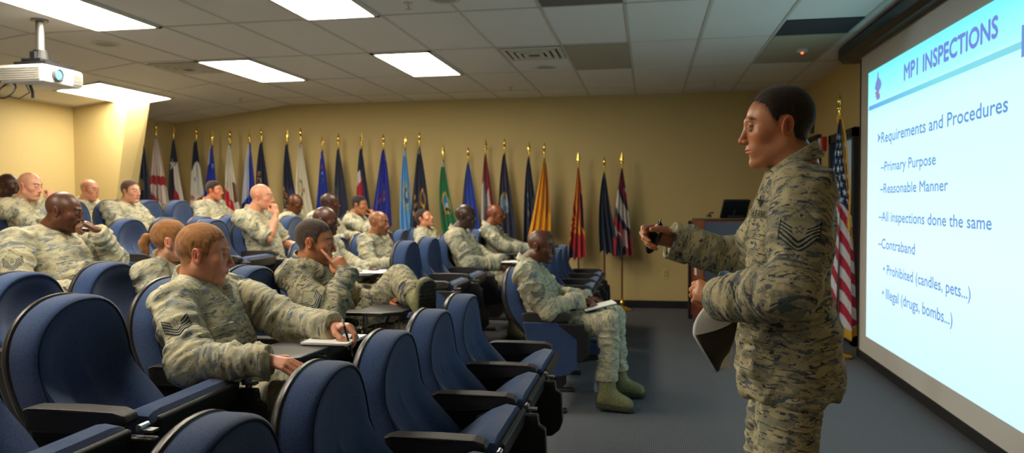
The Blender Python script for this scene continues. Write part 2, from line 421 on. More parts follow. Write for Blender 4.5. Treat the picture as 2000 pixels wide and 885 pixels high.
# ------------------------------------------------------------------ projection screen
SX = 1.87; SCR = empty('projection_screen', (SX, 5.0, 0)); tag(SCR, 'large white projection screen showing the MP1 INSPECTIONS slide on the right', 'projection screen')
SY0, SY1 = 3.2, 7.2
def yz_box(m, y0, y1, z0, z1, x, t): m.box((x, (y0 + y1) / 2 - 5.0, (z0 + z1) / 2), (t, y1 - y0, z1 - z0))
m = MB(); yz_box(m, SY0, SY1 - .04, .09, 2.72, 0, .006); m.build('matte_surface', matte_m, SCR)
m = MB(); yz_box(m, SY1 - .04, SY1, .06, 2.72, 0, .008); yz_box(m, SY0, SY1, .02, .09, 0, .03); m.build('black_border', screenb_m, SCR)
m = MB(); m.add([(x - .0, y, z) for x, z in [(-.11, 2.74), (-.11, 2.82), (-.07, 2.88), (.08, 2.88), (.08, 2.70), (-.07, 2.70)] for y in (SY0 - 5.15, 7.55 - 5.0)],
    [(0, 2, 3, 1), (2, 4, 5, 3), (4, 6, 7, 5), (6, 8, 9, 7), (8, 10, 11, 9), (10, 0, 1, 11), (0, 10, 8, 6, 4, 2), (1, 3, 5, 7, 9, 11)])
m.build('housing', new_mat('black_housing', srgb('#121317'), .35), SCR, bevel=.004)
m = MB(); yz_box(m, SY0, SY1, 2.68, 2.71, 0, .02); m.build('roller_bar', hinge_m, SCR)
IY0, IY1, IZ0, IZ1 = 3.35, 6.93, .245, 2.51
def scr_mat(name, c, s): return new_mat(name, (.0, .0, .0), .9, 0, 0, emit=c, es=s)
img = new_mat('projected_slide', (.02, .02, .02), .9, 0, 0)
b = img.node_tree.nodes['Principled BSDF']
tc = nd(img, 'ShaderNodeTexCoord'); sp = nd(img, 'ShaderNodeSeparateXYZ'); lk(img, tc.outputs['Generated'], sp.inputs[0])
r1 = ramp(img, sp.outputs['Z'], [(0, srgb('#c8ecfb')), (.35, srgb('#d8f6fa')), (.80, srgb('#ccf9fa')), (.872, srgb('#b9f6f9')), (.885, srgb('#a6f5f7')), (1, srgb('#74e8f2'))])
lk(img, r1.outputs[0], b.inputs['Emission Color']); b.inputs['Emission Strength'].default_value = 1.2
m = MB(); yz_box(m, IY0, IY1, IZ0, IZ1, -.006, .003); m.build('slide', img, SCR)
ink = scr_mat('slide_text_blue', srgb('#6f9ee0'), 1); ink2 = scr_mat('slide_title_violet', srgb('#7590e4'), 1)
bar = new_mat('slide_rule_blue', (0, 0, 0), .9, 0, 0); b = bar.node_tree.nodes['Principled BSDF']
tc = nd(bar, 'ShaderNodeTexCoord'); sp = nd(bar, 'ShaderNodeSeparateXYZ'); lk(bar, tc.outputs['Generated'], sp.inputs[0])
r1 = ramp(bar, sp.outputs['Y'], [(0, srgb('#8fd9ec')), (.55, srgb('#86e6f2')), (1, srgb('#68b5f0'))]); lk(bar, r1.outputs[0], b.inputs['Emission Color']); b.inputs['Emission Strength'].default_value = 1
m = MB(); yz_box(m, IY0, IY1 - .03, 2.185, 2.222, -.0085, .002); m.build('title_rule', bar, SCR)
def text_mesh(s, ext=0.0):
    cu = bpy.data.curves.new('t', 'FONT'); cu.body = s; cu.resolution_u = 3; cu.extrude = ext
    o = bpy.data.objects.new('t', cu); COL.objects.link(o)
    me = bpy.data.meshes.new_from_object(o); bpy.data.objects.remove(o); bpy.data.curves.remove(cu)
    n = len(me.vertices); a = np.empty(n * 3); me.vertices.foreach_get('co', a); a = a.reshape(-1, 3)
    fs = [tuple(p.vertices) for p in me.polygons]; bpy.data.meshes.remove(me)
    return a, fs
def scr_text(s, yl, yr, zb, cap, mat, name, capch=None, bold=0):
    a, fs = text_mesh(s); c, _ = text_mesh('H')
    ch = c[:, 1].max(); w = a[:, 0].max() - a[:, 0].min()
    sx = (yl - yr) / w; x0 = a[:, 0].min()
    m = MB()
    for dy, dz in ([(0, 0)] if not bold else [(-bold, 0), (bold, 0), (0, bold), (0, -bold)]):
        vs = [(-.0085 + .0001 * len(m.v) / max(1, len(a)), (yl - (p[0] - x0) * sx) - 5.0 + dy, zb + p[1] / ch * cap + dz) for p in a]
        m.add(vs, fs)
    me = bpy.data.meshes.new(name); me.from_pydata(m.v, [], m.f)
    return link_mesh(name, me, mat, SCR, False)
scr_text('MP1 INSPECTIONS', 6.01, 4.50, 2.305, .112, ink2, 'title_text', bold=.006)
def arrow(y, z, s=.05):
    m = MB(); m.add([(-.009, y - 5, z), (-.009, y - 5 - s, z + s * .55), (-.009, y - 5, z + s * 1.1), (-.009, y - 5 - s * .3, z + s * .55)], [(0, 1, 3), (3, 1, 2)]); m.build('bullet', ink, SCR)
arrow(6.65, 1.885, .085)
scr_text('Requirements and Procedures', 6.55, 4.37, 1.885, .085, ink, 'text_line', bold=.002)
for s, yl, yr, zb, cp in [('–Primary Purpose', 6.55, 5.37, 1.655, .075), ('–Reasonable Manner', 6.57, 5.16, 1.48, .075), ('–All inspections done the same', 6.60, 4.54, 1.255, .076),
                          ('–Contraband', 6.60, 5.74, 1.035, .078), ('• Prohibited (candles, pets...)', 6.46, 4.80, .835, .076), ('• Illegal (drugs, bombs...)', 6.48, 5.06, .64, .08)]:
    scr_text(s, yl, yr, zb, cp, ink, 'text_line', bold=.0015)
# small winged-figure emblem at the slide's corner
m = MB(); E_ = [(.0, .23), (.02, .22), (.03, .18), (.09, .15), (.12, .115), (.09, .08), (.05, .07), (.045, .05), (.08, .03), (.07, .0), (-.04, .0), (-.02, .03), (-.05, .05), (-.08, .06), (-.03, .075), (-.08, .10), (-.06, .14), (-.02, .17)]
m.add([(-.0095, 6.75 - .35 * 0 - x * .9 - 5.0 - .09, 2.25 + z) for x, z in E_], [tuple(range(len(E_)))])
m.build('emblem', scr_mat('emblem_violet', srgb('#7f95d8'), 1), SCR)
m = MB(); m.add([(-.0105, 6.66 - x * .9 - 5.0, 2.25 + z * .4) for x, z in [(-.06, .06), (.07, .05), (.05, .12), (.02, .19), (-.02, .18)]], [(0, 1, 2, 3, 4)])
m.build('emblem', scr_mat('emblem_red', srgb('#a08ab0'), 1), SCR)
m = MB(); yz_box(m, 4.14, 4.23, 2.14, 2.30, -.009, .002); m.build('emblem', ink, SCR)

# ------------------------------------------------------------------ projector
PX, PY, PZ = -4.62, 5.12, 2.405
r = empty('projector', (PX, PY, PZ)); r.scale = (1.38, 1.38, 1.38); tag(r, 'white ceiling projector hanging from a pole with looped cables', 'projector')
m = MB(); m.box((0, 0, 0), (.30, .30, .10), bev=.02); m.build('body', white_m, r, True)
m = MB()
for k in range(6): m.box((.0, -.152, -.032 + k * .012), (.25, .006, .005))
m.build('vent_grille', new_mat('grille_grey', srgb('#9a968c'), .6), r); m = MB()
for k in range(6): m.box((.151, .10, -.03 + k * .010), (.006, .07, .004))
m.build('front_grille', MATS['grille_grey'], r)
m = MB(); m.lathe([(.0, 0), (.038, .0), (.038, .015), (.030, .02), (.028, .006), (0, .005)], (.148, -.055, .0), axis='x'); m.build('lens_ring', new_mat('lens_ring_grey', srgb('#57575a'), .3), r, True)
m = MB(); m.lathe([(0, .0), (.026, 0), (.022, .009), (0, .013)], (.154, -.055, 0), axis='x'); m.build('lens', new_mat('lit_lens', (.02, .05, .08), .05, emit=(.25, .85, 1), es=2.2), r, True)
m = MB(); m.box((.02, 0, .062), (.2, .2, .022)); m.box((0, 0, .085), (.12, .14, .02)); m.box((0, -.05, .11), (.03, .02, .05)); m.box((0, .05, .11), (.03, .02, .05)); m.cyl((0, 0, .08), (0, 0, .15), .05, .035); m.build('bracket', dark_m, r)
m = MB(); m.cyl((0, 0, .12), (0, 0, (Z0 - PZ) / 1.38), .022); m.cyl((0, 0, (Z0 - PZ) / 1.38 - .012), (0, 0, (Z0 - PZ) / 1.38), .045); m.build('pole', new_mat('pole_grey', srgb('#8a8785'), .35, .6), r, True)
m = MB()
m.tube([(-.09 + .05 * math.sin(t), -.14 + .03 * math.cos(t), -.09 + .045 * math.cos(t)) for t in np.linspace(0, 4 * PI, 40)], .0045)
m.tube([(-.10, -.17, -.04), (-.11, -.18, -.07), (-.12, -.17, -.09), (-.13, -.17, -.10)], .006)
m.tube([(-.03, -.08, -.04), (-.02, -.06, -.09), (-.05, -.10, -.13), (-.09, -.14, -.12)], .003)
m.tube([(-.02, -.06, -.04), (-.01, -.05, -.09), (-.01, -.05, -.12)], .008)
m.build('cable', dark_m, r, True)

# ------------------------------------------------------------------ lectern
mah = noise_mat('mahogany_veneer', srgb('#7d2d18'), srgb('#5c1d0f'), 9, .3, .03, stretch=(7, 7, .6))
r = empty('lectern', (.50, 9.0, 0), math.radians(4)); tag(r, 'mahogany lectern with dark front behind the standing speaker', 'lectern')
m = MB(); m.prism([(-1.0, .10), (0, .10), (0, 1.20), (-1.0, 1.22)], 0, .74, plane='yz')
# plane 'yz' extrudes along x
m.v = [(x, y, z) for x, y, z in m.v]; m.build('cabinet', mah, r, bevel=.006)
m = MB(); m.box((.37, -1.006, .66), (.72, .014, 1.08)); m.build('front_panel', new_mat('screen_reflection_tint', srgb('#3d4354'), .3), r)  # blue of the screen's reflection is put into this panel's colour
m = MB(); m.box((.38, -.5, .05), (.68, .94, .10)); m.build('plinth', dark_m, r)
m = MB(); m.box((.37, -.5, 1.216), (.73, .99, .018), bev=.004); m.build('worktop', new_mat('dark_top', srgb('#221a1a'), .35), r)
m = MB(); m.box((-.004, .03, .62), (.05, .06, 1.15)); m.build('back_post', dark_m, r)
m = MB(); m.box((-.005, -.42, .66), (.006, .14, .11)); m.build('notice', white_m, r)
m = MB()
for k in range(6): m.box((-.005, -.45, .55 - k * .022), (.008, .16, .008))
m.build('louvre', new_mat('louvre_brown', srgb('#3a140c'), .5), r)
r = empty('computer_monitor', (.92, 8.35, 1.25), math.radians(20)); tag(r, 'black monitor with its back to the camera on top of the lectern', 'monitor')
m = MB(); m.box((0, 0, .09), (.30, .03, .22), rot=Matrix.Rotation(.5, 3, 'X'), bev=.008); m.build('display', dark_m, r)
m = MB(); m.box((0, .02, .01), (.16, .14, .02)); m.cyl((0, .02, .02), (0, .0, .09), .02); m.build('stand', dark_m, r)
r = empty('microphone', (.66, 8.5, 1.25)); tag(r, 'small black gooseneck microphone on the lectern top beside the monitor', 'microphone')
m = MB(); m.lathe([(0, 0), (.035, 0), (.03, .02), (0, .022)]); m.build('base', dark_m, r, True)
m = MB(); m.tube([(0, 0, .02), (0, 0, .03), (.02, -.01, .045), (.05, -.02, .045)], .008); m.build('neck', dark_m, r, True)
# ------------------------------------------------------------------ auditorium seats (local: x forward, y left, z up, floor at 0)
def lean(z):
    """x of the rear of the back at height z"""
    t = max(0, (0.74 - z) / .34); return -.026 - .010 * math.sin(min(1, max(0, (.97 - z) / .24)) * PI) + .09 * t + .19 * t * t
def outline(n=56):
    pts = []
    # walk from bottom left up over the top and down to the bottom right
    hw = lambda z: .208 + .030 * min(1, max(0, (z - .40) / .22)) - .010 * max(0, (z - .60) / .14)
    for i in range(16):
        z = .40 + (.75 - .40) * i / 16; pts.append((hw(z), z))
    W = hw(.75)
    for i in range(25):
        a = PI * i / 24; c, s = math.cos(a), math.sin(a)
        e = .90
        pts.append((W * math.copysign(abs(c) ** e, c), .75 + .212 * abs(s) ** e))
    for i in range(16):
        z = .75 - (.75 - .40) * (i + 1) / 16; pts.append((-hw(z), z))
    for i in range(1, 8): pts.append((-.205 + .41 * i / 8, .395))
    return pts
def seat_back():
    O = np.array(outline()) * np.array((.955, 1)); cz = .66
    def ring(inset, dx, front=False):
        out = []
        for y, z in O:
            r = math.hypot(y, z - cz); k = max(0, 1 - inset / .245); kz = max(0, 1 - inset / .29)
            yy = y * k; zz = cz + (z - cz) * kz
            x = lean(zz) + dx
            if front:
                d = max(0, (.60 - zz) / .2); 
                x += .020 * max(0, 1 - ((zz - .56) / .13) ** 2)
                e_ = min(1, max(0, (abs(yy) - .085) / .055)); x += .038 * e_ * e_ * (3 - 2 * e_) * min(1, max(0, (.73 - zz) / .16)) - .012 * min(1, max(0, (.73 - zz) / .16))
            out.append((x, yy, zz))
        return out
    n = len(O)
    def strip(rings, close=None, startcap=False):
        m = MB(); vs = [p for R in rings for p in R]; fs = []
        for k in range(len(rings) - 1):
            for i in range(n): fs.append((k * n + i, k * n + (i + 1) % n, (k + 1) * n + (i + 1) % n, (k + 1) * n + i))
        if close: 
            c = len(vs); R = rings[-1]; vs.append(tuple(np.mean(R, axis=0))); fs += [((len(rings) - 1) * n + i, (len(rings) - 1) * n + (i + 1) % n, c) for i in range(n)]
        if startcap:
            c = len(vs); R = rings[0]; vs.append(tuple(np.mean(R, axis=0))); fs += [((i + 1) % n, i, c) for i in range(n)]
        m.add(vs, fs); return m
    shell = strip([ring(.20, -.010), ring(.10, -.012), ring(.03, -.006), ring(.008, .004), ring(0, .014), ring(0, .026), ring(.006, .032), ring(.02, .034)], close=True, startcap=True)
    cush = strip([ring(.014, .026), ring(.006, .032), ring(.004, .045), ring(.004, .085), ring(.006, .108), ring(.010, .119), ring(.015, .1235), ring(.019, .120),
                  ring(.024, .122, True), ring(.040, .122, True), ring(.060, .118, True), ring(.075, .114, True), ring(.09, .110, True), ring(.105, .107, True), ring(.12, .105, True), ring(.135, .103, True), ring(.155, .102, True), ring(.18, .101, True), ring(.205, .101, True), ring(.23, .101, True)], close=True)
    pipe = MB(); pipe.tube([*ring(.019, .1225)[:57]], .0032, 6)
    return shell, cush, pipe
def seat_cushion():
    m = MB(); nx, ny = 16, 14; L, Wd, T = .46, .45, .095
    vs = []; 
    # profile around the side: top from the rear to the rolled front and back underneath
    prof = [(.0, .03), (.01, .075), (.04, .092), (.12, .098), (.22, .10), (.32, .104), (.38, .100), (.43, .082), (.458, .050), (.455, .02), (.43, .005), (.2, .0), (.0, .0)]
    ys = [-.5, -.485, -.45, -.38, -.2, 0, .2, .38, .45, .485, .5]
    for yy in ys:
        e = max(0, (abs(yy) - .36) / .14); sh = 1 - .28 * e ** 2.2
        for x, z in prof:
            vs.append((x * (1 - .02 * e * e) + .004 * e, yy * Wd, z * sh + .004 * e - (.012 * (1 - (yy * 2) ** 2) if .05 < x < .4 and z > .05 else 0)))
    k = len(prof); fs = []
    for j in range(len(ys) - 1):
        for i in range(k): fs.append((j * k + i, j * k + (i + 1) % k, (j + 1) * k + (i + 1) % k, (j + 1) * k + i))
    fs += [tuple(range(k)), tuple((len(ys) - 1) * k + i for i in range(k - 1, -1, -1))]
    m.add(vs, fs); return m
def seat_pan():
    m = MB(); m.prism([(-.01, .005), (-.01, -.03), (.05, -.06), (.30, -.055), (.43, -.03), (.475, .015), (.47, .03), (.44, .004), (.2, -.002)], -.215, .215)
    return m
def arm_parts(root, y, pod=True, upholstered=False):
    m = MB()
    m.add([(x, y + sy * w, z) for x, w, z in [(.12, .022, .665), (.15, .034, .672), (.30, .036, .675), (.42, .036, .672), (.455, .030, .662), (.462, .026, .645), (.45, .030, .628), (.36, .028, .612), (.24, .024, .600), (.13, .02, .60)] for sy in (-1, 1)],
          [(2 * i, 2 * i + 2, 2 * i + 3, 2 * i + 1) for i in range(9)] + [(18, 0, 1, 19)] + [tuple(range(0, 20, 2)), tuple(range(19, 0, -2))])
    m.build('armrest', arm_m, root, False, bevel=.006)
    m = MB(); m.prism([(.14, .615), (.44, .62), (.40, .50), (.36, .30), (.36, .06), (.30, .0), (.16, .0), (.18, .30)], y - .014, y + .014)
    m.build('side_standard', blackp_m, root, bevel=.004)
    m = MB(); m.box((.27, y, .0125), (.30, .07, .025), bev=.006); m.build('floor_foot', blackp_m, root)
    if upholstered:
        m = MB(); m.prism([(.13, .61), (.40, .61), (.50, .50), (.50, .30), (.42, .24), (.22, .24), (.17, .42)], y - .030, y - .014); m.build('side_panel', blue_m, root, bevel=.006)
    if pod:
        m = MB(); m.prism([(.30, .585), (.34, .605), (.545, .605), (.55, .565), (.575, .55), (.58, .42), (.565, .38), (.53, .352), (.47, .345), (.38, .40), (.30, .50)], y - .034, y - .0)
        m.build('tablet_housing', blackp_m, root, bevel=.006)
        m = MB(); m.cyl((.50, y - .03, .632), (.50, y + .01, .632), .009, n=10); m.box((.515, y - .012, .622), (.05, .03, .008)); m.build('tablet_hinge', hinge_m, root)
def make_seat(kind):
    root = empty('auditorium_seat')
    sh, cu, pi = seat_back()
    s = sh.build('back_shell', shell_m, root, True); c = cu.build('backrest', blue_m, root, True); pi.build('piping', pipe_m, c, True)
    down = kind != 'up'
    ang = math.radians(-5 if down else -37)
    R = Matrix.Translation((.20, 0, .380)) if down else Matrix.Translation((.135, 0, .335)) @ Matrix.Diagonal((.94, 1, 1, 1))
    if not down: R = Matrix.Translation((.135, 0, .335)) @ Matrix.Rotation(ang, 4, 'Y')
    for mb, nm, mt, sm in ((seat_cushion(), 'seat_cushion', blue_m, True), (seat_pan(), 'seat_pan', shell_m, False)):
        mb.v = [tuple(R @ Vector(p)) for p in mb.v]
        o = mb.build(nm, mt, root, sm, bevel=0 if sm else .005)
    m = MB(); m.cyl((.19, -.24, .43), (.19, .24, .43), .016, n=12); m.build('pivot_bar', dark_m, root, True)
    arm_parts(root, -.275)
    if kind == 'tablet':
        m = MB(); m.prism([(.36, -.275), (.40, -.30), (.60, -.30), (.68, -.24), (.70, -.02), (.66, .06), (.54, .08), (.46, .02), (.44, -.18), (.38, -.22)], .690, .708, plane='xy'); m.build('writing_tablet', new_mat('dark_laminate', srgb('#2b2a2c'), .4) if 'dark_laminate' not in MATS else MATS['dark_laminate'], root, bevel=.004)
        m = MB(); m.cyl((.50, -.27, .60), (.50, -.27, .692), .012, n=10); m.build('tablet_arm', hinge_m, root, True)
    return root
PROTO = {k: make_seat(k) for k in ('up', 'down', 'tablet')}
ROWX = {1: -.96, 2: -1.885, 3: -2.74, 4: -3.60, 5: -4.45, 6: -5.40, 7: -6.20}
# row, centre along the row, kind, label, block end (None, 'near', 'far')
SEATS = [
 (1, .92, 'up', 'empty blue seat of the front row, almost wholly below the photo', None),
 (1, 1.48, 'up', 'empty blue seat whose rounded top is cut by the bottom edge, left of centre', None),
 (1, 2.04, 'up', 'empty blue seat nearest the photo bottom centre, in front of the red-haired man', None),
 (1, 2.59, 'up', 'empty blue front row seat just right of the red-haired man writing hand', None),
 (1, 3.14, 'up', 'empty blue front row seat behind the one at bottom centre, below the crossed boot', None),
 (1, 3.69, 'up', 'empty blue front row seat at the middle aisle with the boot sole just behind it', 'far'),
 (1, 5.30, 'down', 'blue aisle seat holding the man with glasses, its side panel showing', 'near'),
 (1, 5.87, 'up', 'empty blue seat just beyond the man with glasses, hidden by him', None),
 (1, 6.44, 'up', 'empty blue seat second beyond the man with glasses', None),
 (1, 7.01, 'up', 'empty blue seat third beyond the man with glasses, armrest showing past his hand', None),
 (1, 7.58, 'up', 'empty blue seat fourth beyond the man with glasses, back seen right of his face', None),
 (1, 8.15, 'up', 'empty blue seat ending the front row near the red and yellow flag', 'far'),
 (2, 1.60, 'up', 'empty blue seat cut by the lower left photo corner', None),
 (2, 2.15, 'up', 'large empty blue seat filling the lower left of the photo', None),
 (2, 2.70, 'tablet', 'blue seat holding the red-haired man writing at a tablet', None),
 (2, 3.27, 'up', 'empty blue seat between the red-haired man and the man with hand on cheek', None),
 (2, 3.82, 'tablet', 'blue seat holding the man with crossed legs and hand on cheek', 'far'),
 (2, 5.62, 'up', 'empty blue seat with dark front at the aisle right of the crossed knee', 'near'),
 (2, 6.22, 'up', 'empty blue seat between the aisle one and the seated man with the white paper', None),
 (2, 6.83, 'down', 'blue seat holding the bald dark-skinned man with the white paper', None),
 (2, 7.44, 'up', 'empty blue seat between the two bald men of the second row', None),
 (2, 8.10, 'tablet', 'blue seat holding the bald man at the far end of the second row', 'far'),
 (3, 2.86, 'up', 'empty blue seat cut by the left edge behind the large lower left seat', None),
 (3, 3.40, 'up', 'empty blue seat in front of the heavy man with fist at his mouth', None),
 (3, 3.95, 'down', 'blue seat holding the woman with a ponytail', 'far'),
 (3, 5.65, 'tablet', 'blue seat holding the bearded dark-skinned man behind the man with hand on cheek', 'near'),
 (3, 6.25, 'up', 'empty blue seat between the two bald men left of the aisle seats', None),
 (3, 6.88, 'down', 'blue seat holding the light brown bald man with narrow eyes', None),
 (3, 7.46, 'up', 'empty blue seat just beyond the light brown bald man', None),
 (3, 8.02, 'up', 'empty blue seat left of the man leaning his head back', None),
 (3, 8.60, 'down', 'blue seat holding the man who leans his head back', 'far'),
 (4, 3.86, 'down', 'blue seat holding the heavy man with fist at his mouth', 'far'),
 (4, 5.70, 'up', 'empty blue seat just left of the bald man in short sleeves', 'near'),
 (4, 6.30, 'down', 'blue seat holding the bald man in short sleeves with hand on face', None),
 (4, 7.13, 'up', 'empty blue seat just right of the bald man in short sleeves', None),
 (4, 7.72, 'down', 'blue seat holding the man mostly hidden behind the bearded man', None),
 (4, 8.66, 'down', 'blue seat holding the man with fist at mouth before the light blue flag', 'far'),
 (5, 5.80, 'up', 'empty pale-lit blue seat right of the heavy man, second row from the rear block front', 'near'),
 (5, 6.35, 'up', 'empty blue seat directly above the ponytail head', None),
 (5, 6.90, 'up', 'empty blue seat above and left of the red-haired head', None),
 (5, 7.42, 'up', 'empty blue seat left behind the bald man in short sleeves', None),
 (5, 8.60, 'down', 'blue seat holding the dark-skinned man who looks down before the navy flag', 'far'),
 (6, 5.70, 'down', 'blue seat at the left photo edge holding the bald man with fist at mouth', None),
 (6, 6.25, 'up', 'empty blue seat hidden behind the heavy bald head', None),
 (6, 6.82, 'down', 'blue seat holding the smiling man before the yellow pilaster', None),
 (6, 7.37, 'up', 'empty blue seat just right of the smiling man by the pilaster', None),
 (6, 7.92, 'up', 'empty blue seat in front of the star flag', None),
 (6, 8.45, 'down', 'blue seat holding the man with flat-top hair before the bear flag', 'far'),
 (7, 6.23, 'down', 'blue seat holding the man cut by the left edge in the last row', None),
 (7, 7.29, 'down', 'blue seat holding the bald man below the wall corner', None),
]
for row, y, kind, lab, end in SEATS:
    c = copy_tree(PROTO[kind]); x = ROWX[row]
    c.location = (x, y, tier_z(x))
    tag(c, lab, 'seat', 'blue auditorium seats')
    if end == 'far': arm_parts(c, .275, pod=False)
    if end == 'near':
        arm = [ch for ch in c.children if ch.name.startswith('tablet_housing')]
        m = MB(); m.prism([(.13, .61), (.36, .61), (.50, .50), (.50, .32), (.44, .26), (.20, .22), (.17, .42)], -.31, -.288); m.build('side_panel', blue_m, c, bevel=.006)
for p in PROTO.values(): del_tree(p)

# ------------------------------------------------------------------ flags
FONT = {'A': '01110100011000111111100011000110001', 'B': '11110100011000111110100011000111110', 'C': '01111100001000010000100001000001111', 'D': '11110100011000110001100011000111110',
 'E': '11111100001000011110100001000011111', 'F': '11111100001000011110100001000010000', 'G': '01111100001000010011100011000101111', 'I': '11111001000010000100001000010011111', 'K': '10001100101010011000101001001010001',
 'L': '10000100001000010000100001000011111', 'M': '10001110111010110001100011000110001', 'N': '10001110011010110011100011000110001', 'O': '01110100011000110001100011000101110',
 'R': '11110100011000111110101001001010001', 'S': '01111100001000001110000010000111110', 'T': '11111001000010000100001000010000100', 'U': '10001100011000110001100011000101110', 'W': '10001100011000110001101011101110001'}
def paint(cmds, A, U, V):
    """colour of the cloth at U (across) and V (down); A = width/height"""
    C = np.zeros((len(U), 3)); X = U * A
    for c in cmds:
        k = c[0]; col = srgb(c[-1])
        if k == 'bg': M = np.ones(len(U), bool)
        elif k == 'rect': M = (U >= c[1]) & (U <= c[3]) & (V >= c[2]) & (V <= c[4])
        elif k == 'poly':
            P = c[1]; M = np.zeros(len(U), bool); j = len(P) - 1
            for i in range(len(P)):
                (xi, yi), (xj, yj) = P[i], P[j]
                if yi != yj: M ^= ((yi > V) != (yj > V)) & (U < (xj - xi) * (V - yi) / (yj - yi) + xi)
                j = i
        elif k == 'disc': M = ((X - c[1] * A) / c[3]) ** 2 + ((V - c[2]) / c[4]) ** 2 < 1
        elif k == 'ring':
            q = ((X - c[1] * A) / c[3]) ** 2 + ((V - c[2]) / c[4]) ** 2; M = (q < 1) & (q > c[5])
        elif k == 'star':
            dx = X - c[1] * A; dy = V - c[2]; an = np.arctan2(dx, -dy) % (2 * PI / 5) - PI / 5; rr = np.hypot(dx, dy)
            M = rr * np.cos(PI / 5 * .0 + (PI / 5 - abs(an)) * 0 + 0) < c[3] * (.40 + .60 * (abs(an) / (PI / 5)) ** 1.6)
        elif k == 'stripes':  # c: u0,v0,u1,v1,n,slope
            T = ((V - c[2]) / (c[4] - c[2]) + c[6] * U) * c[5]; M = (U >= c[1]) & (U <= c[3]) & (V >= c[2]) & (V <= c[4]) & (np.floor(T) % 2 == 0)
        elif k == 'rays':
            an = np.arctan2(V - c[2], X - c[1] * A); M = (np.floor((an + PI) / (2 * PI) * c[3]) % 2 == 0) & (V < c[4])
        elif k == 'text':  # string, u, v, size of a pixel, turn (0 across, 1 down)
            M = np.zeros(len(U), bool); s, u, v, px, turn = c[1:6]; sl = c[6] if len(c) > 7 else 0
            for n, ch in enumerate(s):
                g = FONT.get(ch)
                if not g: continue
                for yy in range(7):
                    for xx in range(5):
                        if g[yy * 5 + xx] == '1':
                            if turn: a0 = u * A + (xx) * px * 1.35 + n * sl; b0 = v + (n * 8 + yy) * px
                            else: a0 = u * A + (n * 6 + xx) * px; b0 = v + yy * px
                            M |= (X >= a0) & (X < a0 + px * 1.4) & (V >= b0) & (V < b0 + px * 1.1)
        C[M] = col
    return C
def cloth(parent, cmds, L=1.08, wid=.27, seed=0, nu=54, nv=150, point=0, lift=0, folds=3.2, name='cloth', top=.018, depth=.034):
    rg = random.Random(seed); ph = [rg.uniform(0, 6.28) for _ in range(4)]
    u = np.linspace(0, 1, nu); v = np.linspace(0, 1, nv); U, V = np.meshgrid(u, v); U = U.ravel(); V = V.ravel()
    w = top + (wid - top) * V ** .78
    ctr = .012 * np.sin(V * 3 + ph[0]) * V + point * V * V * .35
    x = (U - .5) * w + ctr
    amp = depth * (.35 + .65 * V)
    y = -(amp * np.sin(U * folds * 2 * PI + ph[1] + V * .8) + .4 * amp * np.sin(U * folds * 4.6 * PI + ph[2])) - .028
    x = x + .012 * V * np.sin(U * folds * 2 * PI * 1.0 + ph[1] + 1.2)
    z = -V * (L + point * .45 * (U - .5) + lift * (.5 - abs(U - .5)) ) - .02 * V * np.sin(U * folds * 2 * PI + ph[1])
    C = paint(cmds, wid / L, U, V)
    q = []
    I = np.arange(nu * nv).reshape(nv, nu)
    q = np.stack([I[:-1, :-1], I[1:, :-1], I[1:, 1:], I[:-1, 1:]], -1).reshape(-1, 4)
    # front, back and closed rim so that the cloth has thickness
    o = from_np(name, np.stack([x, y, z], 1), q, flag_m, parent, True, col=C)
    s = o.modifiers.new('s', 'SOLIDIFY'); s.thickness = .003; s.offset = 0
    return o
def finial(parent, kind, z):
    m = MB(); m.lathe([(0, z - .03), (.014, z - .03), (.016, z), (.011, z + .005), (.011, z + .025), (.021, z + .032), (.024, z + .045), (.018, z + .058), (.008, z + .064), (0, z + .066)], n=16)
    m.build('finial_ball', gold_m, parent, True)
    m = MB()
    if kind == 0: m.lathe([(0, z + .06), (.012, z + .07), (.022, z + .095), (.016, z + .125), (.006, z + .16), (0, z + .185)], n=16)
    else: m.add([(0, -.012, z + .06), (.028, 0, z + .088), (.020, 0, z + .10), (.014, 0, z + .125), (0, 0, z + .19), (-.014, 0, z + .125), (-.02, 0, z + .10), (-.028, 0, z + .088), (0, .010, z + .10), (0, -.010, z + .10)],
             [(0, 1, 9), (1, 2, 9), (2, 3, 9), (3, 4, 9), (4, 5, 9), (5, 6, 9), (6, 7, 9), (7, 0, 9), (1, 0, 8), (2, 1, 8), (3, 2, 8), (4, 3, 8), (5, 4, 8), (6, 5, 8), (7, 6, 8), (0, 7, 8)])
    m.build('finial_spear', gold_m, parent, True)
def flag(name, x, y, ztop, cmds, lab, base=True, rz=0, seed=0, group='state flags along the back wall', Lt=1.08, wid=.27, point=0, gap=.05, **kw):
    zt = tier_z(x); r = empty(name, (x, y, zt), rz); tag(r, lab, 'flag', group)
    H = ztop - zt - .17
    m = MB(); m.cyl((0, 0, .03), (0, 0, H), .0125, n=12); m.build('pole', wood_pole_m, r, True)
    m = MB(); m.lathe([(0, 0), (.13, 0), (.135, .008), (.12, .02), (.07, .035), (.035, .05), (.026, .085), (.030, .095), (.022, .105), (.018, .16), (.0, .162)], n=28); m.build('stand', gold_m, r, True)
    finial(r, seed % 2, H)
    c = cloth(r, cmds, Lt, wid, seed, point=point, **kw); c.location = (0, 0, H - gap)
    return r
NAVY = '#1c2440'; ROY = '#2038a0'; WH = '#d8d2c8'; RED = '#a81f30'; GOLD = '#c9952c'
